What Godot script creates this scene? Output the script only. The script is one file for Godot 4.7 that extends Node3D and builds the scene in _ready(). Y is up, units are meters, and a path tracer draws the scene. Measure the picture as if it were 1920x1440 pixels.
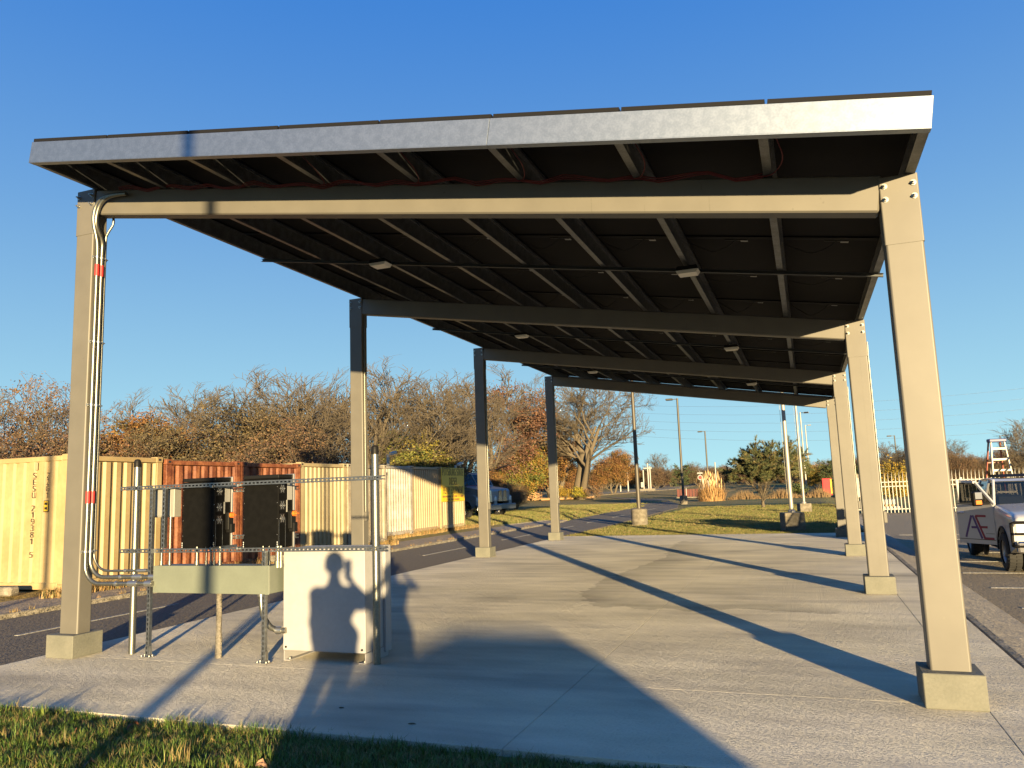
extends Node3D
# A steel solar canopy on a concrete slab at low sun. Metres, y up; x runs along the canopy's beams, -z into the picture.

const SLOPE := -0.1612          # fall of the roof per metre of x
const ROOF0 := 5.532            # height of the beam tops at x = 0
const BAY := 6.1
const SPAN := 8.875
var rng := RandomNumberGenerator.new()
var used := {}
var mats := {}
var tx := {}

# ---------------------------------------------------------------- mesh builder
class MB:
	var v := PackedVector3Array()
	var n := PackedVector3Array()
	var c := PackedColorArray()
	var uv2 := PackedVector2Array()
	var uv := PackedVector2Array()
	var ix := PackedInt32Array()
	var col := Color.WHITE
	var use_col := false

	func vert(p: Vector3, nn: Vector3) -> int:
		v.append(p); n.append(nn)
		if use_col: c.append(col)
		return v.size() - 1

	func tri(a: Vector3, b: Vector3, d: Vector3):
		var nn := (d - a).cross(b - a).normalized()
		var i := vert(a, nn); vert(b, nn); vert(d, nn)
		ix.append_array([i, i + 1, i + 2])

	# the four corners run clockwise as seen from the front
	func quad(a: Vector3, b: Vector3, d: Vector3, e: Vector3):
		var nn := (d - a).cross(b - a).normalized()
		var i := vert(a, nn); vert(b, nn); vert(d, nn); vert(e, nn)
		ix.append_array([i, i + 1, i + 2, i, i + 2, i + 3])

	# a quad turned so that its front looks along out
	func face(a: Vector3, b: Vector3, d: Vector3, e: Vector3, out: Vector3):
		if (d - a).cross(b - a).dot(out) >= 0.0: quad(a, b, d, e)
		else: quad(a, e, d, b)

	func facet(a: Vector3, b: Vector3, d: Vector3, out: Vector3):
		if (d - a).cross(b - a).dot(out) >= 0.0: tri(a, b, d)
		else: tri(a, d, b)

	func box(at: Vector3, size: Vector3, bs := Basis(), bev := 0.0):
		var h := size * 0.5
		bev = minf(bev, minf(h.x, minf(h.y, h.z)) * 0.9)
		for ax in 3:
			for s in [-1.0, 1.0]:
				var u := (ax + 1) % 3; var w := (ax + 2) % 3
				var o := Vector3(); o[ax] = s
				var q := []
				for k in [[-1, -1], [1, -1], [1, 1], [-1, 1]]:
					var p := Vector3(); p[ax] = s * h[ax]; p[u] = k[0] * (h[u] - bev); p[w] = k[1] * (h[w] - bev)
					q.append(at + bs * p)
				face(q[0], q[1], q[2], q[3], bs * o)
		if bev <= 0.0: return
		for ax in 3:
			var u := (ax + 1) % 3; var w := (ax + 2) % 3
			for su in [-1.0, 1.0]:
				for sw in [-1.0, 1.0]:
					var q := []
					for k in [[-1, 0], [1, 0], [1, 1], [-1, 1]]:
						var p := Vector3(); p[ax] = k[0] * (h[ax] - bev)
						p[u] = su * (h[u] - (0.0 if k[1] == 0 else bev)); p[w] = sw * (h[w] - (bev if k[1] == 0 else 0.0))
						q.append(at + bs * p)
					var o := Vector3(); o[u] = su; o[w] = sw
					face(q[0], q[1], q[2], q[3], bs * o)
		for sx in [-1.0, 1.0]:
			for sy in [-1.0, 1.0]:
				for sz in [-1.0, 1.0]:
					var s := Vector3(sx, sy, sz)
					facet(at + bs * (s * Vector3(h.x, h.y - bev, h.z - bev)), at + bs * (s * Vector3(h.x - bev, h.y, h.z - bev)), at + bs * (s * Vector3(h.x - bev, h.y - bev, h.z)), bs * s)

	func tube(pts: Array, rad, sides := 8, caps := true):
		var nr := pts.size()
		var up := Vector3.UP
		var t0: Vector3 = (pts[1] - pts[0]).normalized()
		if absf(t0.dot(up)) > 0.9: up = Vector3.RIGHT
		var sd := t0.cross(up).normalized()
		var base := v.size()
		for i in nr:
			var t: Vector3
			if i == 0: t = t0
			elif i == nr - 1: t = (pts[i] - pts[i - 1]).normalized()
			else: t = (pts[i + 1] - pts[i - 1]).normalized()
			sd = (sd - t * sd.dot(t)).normalized()
			var ot := sd.cross(t)
			var r: float = rad if rad is float else rad[i]
			for k in sides:
				var a := TAU * k / sides
				var d := sd * cos(a) + ot * sin(a)
				vert(pts[i] + d * r, d)
		for i in nr - 1:
			for k in sides:
				var a := base + i * sides + k; var b := base + i * sides + (k + 1) % sides
				ix.append_array([a, b + sides, a + sides, a, b, b + sides])
		if caps:
			for e in [0, nr - 1]:
				var t: Vector3 = (pts[0] - pts[1]).normalized() if e == 0 else (pts[nr - 1] - pts[nr - 2]).normalized()
				var ci := vert(pts[e], t)
				for k in sides: vert(v[base + e * sides + k], t)
				for k in sides:
					if e == 0: ix.append_array([ci, ci + 1 + (k + 1) % sides, ci + 1 + k])
					else: ix.append_array([ci, ci + 1 + k, ci + 1 + (k + 1) % sides])

	func cyl(a: Vector3, b: Vector3, r: float, sides := 12, r2 := -1.0):
		tube([a, b], [r, r if r2 < 0.0 else r2], sides)

	# a flat outline (x, y) drawn out from z0 to z1 and set down by xf; front caps fan from triangulation
	func prism(poly: PackedVector2Array, z0: float, z1: float, xf := Transform3D(), hide_sides := false):
		var tris := Geometry2D.triangulate_polygon(poly)
		var zx := xf.basis * Vector3(0, 0, 1)
		for s in [0, 1]:
			var z := z1 if s == 1 else z0
			var o := zx if s == 1 else -zx
			for i in range(0, tris.size(), 3):
				facet(xf * Vector3(poly[tris[i]].x, poly[tris[i]].y, z), xf * Vector3(poly[tris[i + 1]].x, poly[tris[i + 1]].y, z), xf * Vector3(poly[tris[i + 2]].x, poly[tris[i + 2]].y, z), o)
		if hide_sides: return
		var cw := Geometry2D.is_polygon_clockwise(poly)
		for i in poly.size():
			var a := poly[i]; var b := poly[(i + 1) % poly.size()]
			var d := b - a
			var o := Vector3(d.y, -d.x, 0) * (-1.0 if cw else 1.0)
			face(xf * Vector3(a.x, a.y, z0), xf * Vector3(b.x, b.y, z0), xf * Vector3(b.x, b.y, z1), xf * Vector3(a.x, a.y, z1), xf.basis * o)

	func lathe(prof: Array, at: Vector3, sides := 16):
		# profile of Vector2(radius, height) from bottom to top
		for i in prof.size() - 1:
			var p: Vector2 = prof[i]; var q: Vector2 = prof[i + 1]
			var sl := Vector2(q.y - p.y, p.x - q.x).normalized()
			var b := v.size()
			for k in sides + 1:
				var a := TAU * k / sides
				var d := Vector3(cos(a), 0, sin(a))
				var nn := Vector3(d.x * sl.x, sl.y, d.z * sl.x)
				vert(at + d * p.x + Vector3(0, p.y, 0), nn); vert(at + d * q.x + Vector3(0, q.y, 0), nn)
			for k in sides:
				var j := b + 2 * k
				ix.append_array([j, j + 2, j + 3, j, j + 3, j + 1])

	func mesh(m: Material = null) -> ArrayMesh:
		var arr := []; arr.resize(Mesh.ARRAY_MAX)
		arr[Mesh.ARRAY_VERTEX] = v; arr[Mesh.ARRAY_NORMAL] = n; arr[Mesh.ARRAY_INDEX] = ix
		if use_col: arr[Mesh.ARRAY_COLOR] = c
		if uv.size() == v.size() and uv.size() > 0: arr[Mesh.ARRAY_TEX_UV] = uv
		if uv2.size() == v.size() and uv2.size() > 0: arr[Mesh.ARRAY_TEX_UV2] = uv2
		var am := ArrayMesh.new()
		am.add_surface_from_arrays(Mesh.PRIMITIVE_TRIANGLES, arr)
		if m: am.surface_set_material(0, m)
		return am

# ---------------------------------------------------------------- naming and tagging
func numbered(called: String) -> String:
	if not used.has(called):
		used[called] = 0
		return called
	used[called] += 1
	return "%s_%03d" % [called, used[called]]

func tag(o: Node, label: String, category: String, group := "") -> Node:
	o.set_meta("label", label); o.set_meta("category", category)
	if group != "": o.set_meta("group", group)
	return o

func thing(called: String, label: String, category: String, at := Vector3.ZERO, turn := 0.0, group := "") -> Node3D:
	var o := Node3D.new(); o.name = numbered(called); add_child(o)
	o.position = at; o.rotation.y = turn
	tag(o, label, category, group)
	return o

func part(parent: Node, called: String, me: Mesh, m: Material = null, xf := Transform3D()) -> MeshInstance3D:
	var o := MeshInstance3D.new(); o.name = called; o.mesh = me
	if m: o.material_override = m
	o.transform = xf
	parent.add_child(o, true)
	return o

func struct(called: String, me: Mesh, m: Material = null, at := Vector3.ZERO) -> MeshInstance3D:
	var o := MeshInstance3D.new(); o.name = numbered(called); o.mesh = me
	if m: o.material_override = m
	add_child(o); o.position = at
	o.set_meta("kind", "structure")
	return o

func boxpart(parent: Node, called: String, at: Vector3, size: Vector3, m: Material, bev := 0.004, bs := Basis()) -> MeshInstance3D:
	var b := MB.new(); b.box(Vector3.ZERO, size, Basis(), bev)
	return part(parent, called, b.mesh(), m, Transform3D(bs, at))

func copy(o: Node3D, label: String, at: Vector3, turn := 0.0, sc := 1.0) -> Node3D:
	var base := o.name.rstrip("0123456789").trim_suffix("_")
	var d: Node3D = o.duplicate(); d.name = numbered(base); add_child(d)
	d.transform = Transform3D(Basis(Vector3.UP, turn).scaled(Vector3.ONE * sc), at)
	d.set_meta("label", label)
	return d

func text_mesh(s: String, size: float, depth := 0.004, spacing := 0.0) -> TextMesh:
	var t := TextMesh.new(); var f := SystemFont.new(); f.font_names = PackedStringArray(["Droid Sans"])
	t.font = f; t.text = s; t.font_size = 64; t.pixel_size = size / 64.0; t.depth = depth; t.line_spacing = spacing
	return t

# ---------------------------------------------------------------- materials
func lin(r: float, g: float, b: float) -> Color:
	return Color(r, g, b).linear_to_srgb()

func noise_image(sd: int, freq: float, oct := 4, size := 256, kind := FastNoiseLite.TYPE_SIMPLEX_SMOOTH) -> Image:
	var nz := FastNoiseLite.new(); nz.seed = sd; nz.frequency = freq; nz.fractal_octaves = oct; nz.noise_type = kind
	var im := nz.get_seamless_image(size, size)
	im.convert(Image.FORMAT_L8)
	return im

# a tiling brightness texture between lo and hi, coarse clouds with fine grain on top
func mottle(key: String, sd: int, lo: float, hi: float, f1 := 0.02, f2 := 0.25, share := 0.5, size := 256) -> ImageTexture:
	if tx.has(key): return tx[key]
	var a := noise_image(sd, f1, 4, size); var b := noise_image(sd + 7, f2, 2, size)
	var da := a.get_data(); var db := b.get_data()
	var out := PackedByteArray(); out.resize(size * size)
	for i in size * size:
		var t := clampf((da[i] * (1.0 - share) + db[i] * share) / 255.0, 0.0, 1.0)
		t = clampf((t - 0.5) * 1.7 + 0.5, 0.0, 1.0)
		out[i] = int(255.0 * (lo + (hi - lo) * t))
	var im := Image.create_from_data(size, size, false, Image.FORMAT_L8, out)
	im.convert(Image.FORMAT_RGB8)
	tx[key] = ImageTexture.create_from_image(im)
	return tx[key]

func two_tone(key: String, sd: int, ca: Color, cb: Color, f1: float, f2: float, share: float, size := 256, hard := 1.7) -> ImageTexture:
	if tx.has(key): return tx[key]
	var a := noise_image(sd, f1, 4, size); var b := noise_image(sd + 7, f2, 2, size)
	var da := a.get_data(); var db := b.get_data()
	var im := Image.create(size, size, false, Image.FORMAT_RGB8)
	for y in size:
		for x in size:
			var i := y * size + x
			var t := (da[i] * (1.0 - share) + db[i] * share) / 255.0
			im.set_pixel(x, y, ca.lerp(cb, clampf((t - 0.5) * hard + 0.5, 0.0, 1.0)))
	tx[key] = ImageTexture.create_from_image(im)
	return tx[key]

# nearly even paint with a few pale nicks, dark scuffs and thin runs
func scuffs(key: String, sd: int) -> ImageTexture:
	if tx.has(key): return tx[key]
	var a := noise_image(sd, 0.012, 4, 512); var da := a.get_data()
	var r := RandomNumberGenerator.new(); r.seed = sd
	var im := Image.create(512, 512, false, Image.FORMAT_RGB8)
	for y in 512:
		for x in 512:
			var t := 0.95 + 0.05 * (da[y * 512 + x] / 255.0 - 0.5) * 1.5
			im.set_pixel(x, y, Color(t, t, t))
	for k in 70:
		var x0 := r.randi_range(2, 500); var y0 := r.randi_range(2, 500); var up := r.randf() < 0.45
		var w := r.randi_range(1, 4); var h := r.randi_range(1, 3) if r.randf() < 0.7 else r.randi_range(6, 30)
		if h > 5: w = 1
		for y in h:
			for x in w:
				var c := im.get_pixel((x0 + x) % 512, (y0 + y) % 512).r
				c = minf(1.0, c + r.randf_range(0.02, 0.05)) if up else c - r.randf_range(0.03, 0.14)
				im.set_pixel((x0 + x) % 512, (y0 + y) % 512, Color(c, c, c * 0.99))
	tx[key] = ImageTexture.create_from_image(im)
	return tx[key]

# relief with a given spread of slopes along x and y of the texture
func grain_normals(key: String, sd: int, size: int, sx: float, sy: float, smear: float) -> ImageTexture:
	if tx.has(key): return tx[key]
	var r := RandomNumberGenerator.new(); r.seed = sd
	var im := Image.create(size, size, false, Image.FORMAT_RGB8)
	for y in size:
		var acc := 0.0
		for x in size:
			acc = acc * smear + sqrt(1.0 - smear * smear) * r.randfn()
			var q := Vector3(r.randfn() * sx, acc * sy, 1.0).normalized() * 0.5 + Vector3(0.5, 0.5, 0.5)
			im.set_pixel(x, y, Color(q.x, q.y, q.z))
	tx[key] = ImageTexture.create_from_image(im)
	return tx[key]

func mat(key: String, col: Color, rough: float, metal := 0.0, tex: Texture2D = null, tscale := 1.0, nrm: Texture2D = null, nscale := 1.0) -> StandardMaterial3D:
	if mats.has(key): return mats[key]
	var m := StandardMaterial3D.new(); m.resource_name = key
	m.albedo_color = col.linear_to_srgb(); m.roughness = rough; m.metallic = metal
	if tex: m.albedo_texture = tex
	if nrm: m.normal_enabled = true; m.normal_texture = nrm; m.normal_scale = nscale
	if tex or nrm:
		m.uv1_triplanar = true; m.uv1_world_triplanar = true; m.uv1_scale = Vector3.ONE * tscale
	mats[key] = m
	return m

func vmat(key: String, rough: float, back := Color(0, 0, 0)) -> StandardMaterial3D:
	if mats.has(key): return mats[key]
	var m := StandardMaterial3D.new(); m.resource_name = key; m.roughness = rough; m.vertex_color_use_as_albedo = true
	m.cull_mode = BaseMaterial3D.CULL_DISABLED
	if back != Color(0, 0, 0): m.backlight_enabled = true; m.backlight = back
	mats[key] = m
	return m

func glass(key: String, col: Color, a: float) -> StandardMaterial3D:
	if mats.has(key): return mats[key]
	var m := StandardMaterial3D.new(); m.albedo_color = Color(col.r, col.g, col.b, a); m.roughness = 0.03; m.transparency = BaseMaterial3D.TRANSPARENCY_ALPHA
	mats[key] = m
	return m

func rp(x: float, off: float, z: float) -> Vector3:
	return Vector3(x, ROOF0 + SLOPE * x + off, z)

func smooth_path(ctrl: Array, per := 6) -> Array:
	var out := []
	for i in ctrl.size() - 1:
		var p0: Vector3 = ctrl[maxi(i - 1, 0)]; var p1: Vector3 = ctrl[i]; var p2: Vector3 = ctrl[i + 1]; var p3: Vector3 = ctrl[mini(i + 2, ctrl.size() - 1)]
		for k in per:
			var t := float(k) / per
			out.append(p1.cubic_interpolate(p2, p0, p3, t))
	out.append(ctrl[ctrl.size() - 1])
	return out

# ---------------------------------------------------------------- scene
func _ready():
	rng.seed = 20241
	make_view()
	make_mats()
	make_ground()
	make_slab()
	make_canopy()
	make_conduits()
	make_rack()
	make_containers()
	make_poles()
	make_lot()
	make_trucks()
	make_far_things()
	make_trees()
	make_grass()
	make_behind_camera()

func make_view():
	var cam := Camera3D.new(); cam.name = "camera"; add_child(cam)
	cam.fov = 52.9; cam.near = 0.05; cam.far = 3000.0
	cam.basis = Basis.from_euler(Vector3(0.1371, 0.3575, -0.0355), EULER_ORDER_YXZ)
	cam.position = Vector3(7.992, 1.684, 6.777)
	var we := WorldEnvironment.new(); we.name = "environment"; var e := Environment.new(); we.environment = e; add_child(we)
	e.background_mode = Environment.BG_SKY; e.tonemap_mode = Environment.TONE_MAPPER_LINEAR
	var sky := Sky.new(); var sm := ProceduralSkyMaterial.new(); sky.sky_material = sm; e.sky = sky
	sm.sky_top_color = Color(0.085, 0.405, 0.75); sm.sky_horizon_color = Color(0.665, 0.85, 0.875); sm.sky_curve = 0.215
	sm.ground_bottom_color = Color(0.22, 0.19, 0.13); sm.ground_horizon_color = Color(0.5, 0.52, 0.45)
	sm.sun_angle_max = 25.0; sm.sun_curve = 0.2
	e.background_energy_multiplier = 0.335
	e.tonemap_exposure = 3.7
	e.sdfgi_enabled = true; e.ssao_enabled = true; e.ssil_enabled = true
	var sun := DirectionalLight3D.new(); sun.name = "sun"; add_child(sun)
	sun.light_color = Color(1.0, 0.882, 0.665); sun.light_energy = 1.6; sun.light_angular_distance = 0.53; sun.shadow_enabled = true
	sun.look_at_from_position(Vector3.ZERO, Vector3(-0.56, -0.1003, -1.0))

func make_mats():
	var spk := mottle("speck", 3, 0.72, 1.0, 0.03, 0.4, 0.55)
	var soft := mottle("soft", 11, 0.94, 1.0, 0.012, 0.12, 0.35)
	var rough_n := grain_normals("rough_n", 5, 256, 0.45, 0.45, 0.3)
	var fine_n := grain_normals("fine_n", 6, 256, 0.06, 0.06, 0.5)
	mat("taupe", Color(0.112, 0.105, 0.0885), 0.5, 0.0, scuffs("scuffed", 17), 0.3)
	mat("plinth", Color(0.135, 0.133, 0.113), 0.8, 0.0, two_tone("plinth_t", 21, Color(0.88, 0.89, 0.87), Color(1, 1, 0.98), 0.015, 0.2, 0.3), 0.6, fine_n, 1.0)
	mat("galv", Color(0.285, 0.325, 0.385), 0.46, 0.95, two_tone("galv_t", 31, Color(0.90, 0.91, 0.92), Color(1, 1, 1), 0.06, 0.3, 0.5, 256, 2.6), 0.6)
	mat("purlin", Color(0.20, 0.21, 0.225), 0.45, 0.85, mottle("purl", 37, 0.7, 1.0, 0.03, 0.2, 0.5), 0.8)
	mat("pipe", Color(0.285, 0.285, 0.255), 0.4, 0.9, two_tone("pipe_t", 35, Color(0.68, 0.68, 0.66), Color(1, 1, 1), 0.06, 0.3, 0.5), 3.0)
	mat("bolt", Color(0.36, 0.36, 0.34), 0.35, 0.9)
	mat("strut", Color(0.26, 0.275, 0.29), 0.42, 0.9, mottle("strut_t", 33, 0.7, 1.0, 0.04, 0.3, 0.5), 2.0)
	mat("backsheet", Color(0.017, 0.016, 0.016), 0.85, 0.0, soft, 0.4)
	mats["backsheet"].metallic_specular = 0.2
	mat("panelglass", Color(0.01, 0.013, 0.025), 0.08)
	mat("panelframe", Color(0.010, 0.010, 0.011), 0.6)
	mat("black", Color(0.008, 0.008, 0.008), 0.5)
	mat("blackpaint", Color(0.006, 0.006, 0.006), 0.6, 0.0, mottle("bp", 41, 0.8, 1.0, 0.03, 0.4, 0.5), 1.2)
	mat("rubber", Color(0.016, 0.016, 0.016), 0.85)
	mat("redwire", Color(0.11, 0.008, 0.010), 0.6)
	mat("redlabel", Color(0.36, 0.022, 0.02), 0.55)
	mat("whitelabel", Color(0.24, 0.24, 0.23), 0.6)
	mat("lens", Color(0.6, 0.58, 0.52), 0.35)
	mat("greygreen", Color(0.125, 0.142, 0.112), 0.5, 0.0, soft, 0.8)
	mat("greybox", Color(0.21, 0.21, 0.19), 0.45, 0.0, soft, 1.2)
	mat("cabinet", Color(0.30, 0.295, 0.295), 0.42, 0.0, mottle("cab", 43, 0.94, 1.0, 0.01, 0.1, 0.3), 0.6)
	mat("orange", Color(0.6, 0.14, 0.02), 0.45)
	mat("silver", Color(0.34, 0.34, 0.34), 0.4, 0.8)
	mat("trucksilver", Color(0.22, 0.22, 0.22), 0.3)
	mat("seam", Color(0.02, 0.02, 0.02), 0.8)
	mats["blackpaint"].metallic_specular = 0.15; mats["black"].metallic_specular = 0.25; mats["panelframe"].metallic_specular = 0.2
	var worn_y := two_tone("worn_y", 51, Color(0.90, 0.88, 0.85), Color(1, 1, 1), 0.012, 0.10, 0.3)
	mat("yellow_paint", Color(0.32, 0.245, 0.12), 0.6, 0.0, worn_y, 0.3)
	mat("yellow_paint_b", Color(0.40, 0.29, 0.12), 0.62, 0.0, two_tone("worn_yb", 53, Color(0.78, 0.70, 0.6), Color(1, 1, 1), 0.015, 0.14, 0.35), 0.35)
	mat("pale_paint", Color(0.32, 0.29, 0.228), 0.65, 0.0, two_tone("worn_p", 55, Color(0.78, 0.74, 0.68), Color(1, 1, 1), 0.02, 0.15, 0.4), 0.35)
	mat("white_paint", Color(0.34, 0.33, 0.305), 0.65, 0.0, two_tone("worn_p", 55, Color.WHITE, Color.WHITE, 0.02, 0.15, 0.4), 0.4)
	mat("rust_paint", Color(0.235, 0.088, 0.033), 0.7, 0.0, two_tone("worn_r", 57, Color(0.62, 0.5, 0.44), Color(1, 1, 1), 0.02, 0.16, 0.35, 256, 2.0), 0.45)
	mat("ochre_paint", Color(0.30, 0.235, 0.14), 0.62, 0.0, worn_y, 0.3)
	mat("gold_paint", Color(0.32, 0.268, 0.155), 0.62, 0.0, worn_y, 0.3)
	mat("casting", Color(0.30, 0.17, 0.07), 0.7)
	mat("rust_iron", Color(0.13, 0.05, 0.025), 0.8)
	mat("signyellow", Color(0.58, 0.37, 0.014), 0.5)
	mat("ink", Color(0.012, 0.012, 0.012), 0.7)
	mat("asphalt", Color(0.17, 0.15, 0.125), 0.95, 0.0, two_tone("asph", 61, Color(0.6, 0.59, 0.58), Color(1, 0.98, 0.95), 0.05, 0.5, 0.75, 512, 2.6), 0.7, rough_n, 1.6)
	mat("oldasphalt", Color(0.40, 0.345, 0.25), 0.95, 0.0, two_tone("oasph", 63, Color(0.52, 0.5, 0.48), Color(1, 0.98, 0.92), 0.08, 0.5, 0.8, 512, 3.0), 0.8, rough_n, 1.9)
	mat("walk", Color(0.33, 0.27, 0.20), 0.9, 0.0, spk, 0.5, rough_n, 1.5)
	mat("oldconcrete", Color(0.30, 0.27, 0.22), 0.9, 0.0, two_tone("oconc", 65, Color(0.55, 0.54, 0.5), Color(1, 1, 1), 0.03, 0.4, 0.5), 0.5, rough_n, 0.9)
	mat("polebase", Color(0.22, 0.195, 0.15), 0.9, 0.0, two_tone("oconc", 65, Color.WHITE, Color.WHITE, 0.03, 0.4, 0.5), 0.6, rough_n, 0.4)
	mat("paintline", Color(0.5, 0.49, 0.45), 0.8, 0.0, mottle("pl", 67, 0.35, 1.0, 0.06, 0.45, 0.6), 1.5)
	mat("darkpole", Color(0.055, 0.048, 0.036), 0.5, 0.2)
	mat("whitepole", Color(0.24, 0.23, 0.205), 0.45, 0.3)
	mat("bracing", Color(0.045, 0.05, 0.055), 0.6, 0.3)
	mat("apron", Color(0.25, 0.225, 0.185), 0.9, 0.0, spk, 0.5, rough_n, 1.3)
	mat("soil", Color(0.06, 0.045, 0.03), 0.95, 0.0, spk, 1.0, rough_n, 1.0)
	mat("bark", Color(0.17, 0.135, 0.09), 0.9, 0.0, mottle("barkt", 71, 0.5, 1.0, 0.06, 0.4, 0.5), 1.0)
	mat("twig", Color(0.088, 0.069, 0.044), 0.9)
	mat("twig_red", Color(0.12, 0.08, 0.052), 0.9)
	mat("fencewhite", Color(0.31, 0.295, 0.26), 0.5)
	mat("truckwhite", Color(0.36, 0.36, 0.36), 0.25, 0.0)
	mats["truckwhite"].clearcoat_enabled = true; mats["truckwhite"].clearcoat = 0.6; mats["truckwhite"].clearcoat_roughness = 0.08
	mat("maroon", Color(0.19, 0.03, 0.035), 0.25)
	mats["maroon"].clearcoat_enabled = true; mats["maroon"].clearcoat = 0.7
	mat("chrome", Color(0.75, 0.75, 0.76), 0.12, 1.0)
	mat("darkglass", Color(0.012, 0.016, 0.018), 0.05)
	mat("purple", Color(0.055, 0.02, 0.12), 0.5)
	mat("logored", Color(0.20, 0.012, 0.03), 0.5)
	mat("ladder", Color(0.46, 0.42, 0.34), 0.5)
	mat("ladderred", Color(0.22, 0.055, 0.03), 0.5)
	mat("ladderblue", Color(0.03, 0.04, 0.12), 0.5)
	mat("brickred", Color(0.10, 0.03, 0.022), 0.8)
	mat("wall", Color(0.35, 0.32, 0.28), 0.8)
	mat("vendred", Color(0.38, 0.012, 0.015), 0.4)
	mat("wood", Color(0.32, 0.19, 0.09), 0.8)
	mat("copper", Color(0.3, 0.3, 0.28), 0.5)
	mat("skin", Color(0.42, 0.27, 0.2), 0.6)
	mat("hair", Color(0.04, 0.03, 0.02), 0.8)
	mat("jacket", Color(0.06, 0.07, 0.09), 0.85)
	mat("suvpaint", Color(0.12, 0.13, 0.15), 0.25)

func gh(x: float, z: float) -> float:
	var y := -0.075
	if z > 1.0: y += 0.035 * smoothstep(1.0, 1.9, z) * smoothstep(-1.5, -0.5, x)
	y += 0.17 * smoothstep(-4.9, -6.2, x)
	y = lerpf(y, -0.47, smoothstep(9.2, 10.6, x))
	var d := Vector2(x - 8.0, z - 6.8).length()
	return y + 0.012 * clampf(d - 100.0, 0.0, 350.0)

func spread(a: float, b: float, step: float, far: float) -> Array:
	var out := []
	var s := step; var p := a
	while p > -far:
		s *= 1.3; p -= s; out.push_front(p)
	p = a
	while p < b: out.append(p); p += step
	out.append(b); s = step; p = b
	while p < far:
		s *= 1.3; p += s; out.append(p)
	return out

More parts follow.
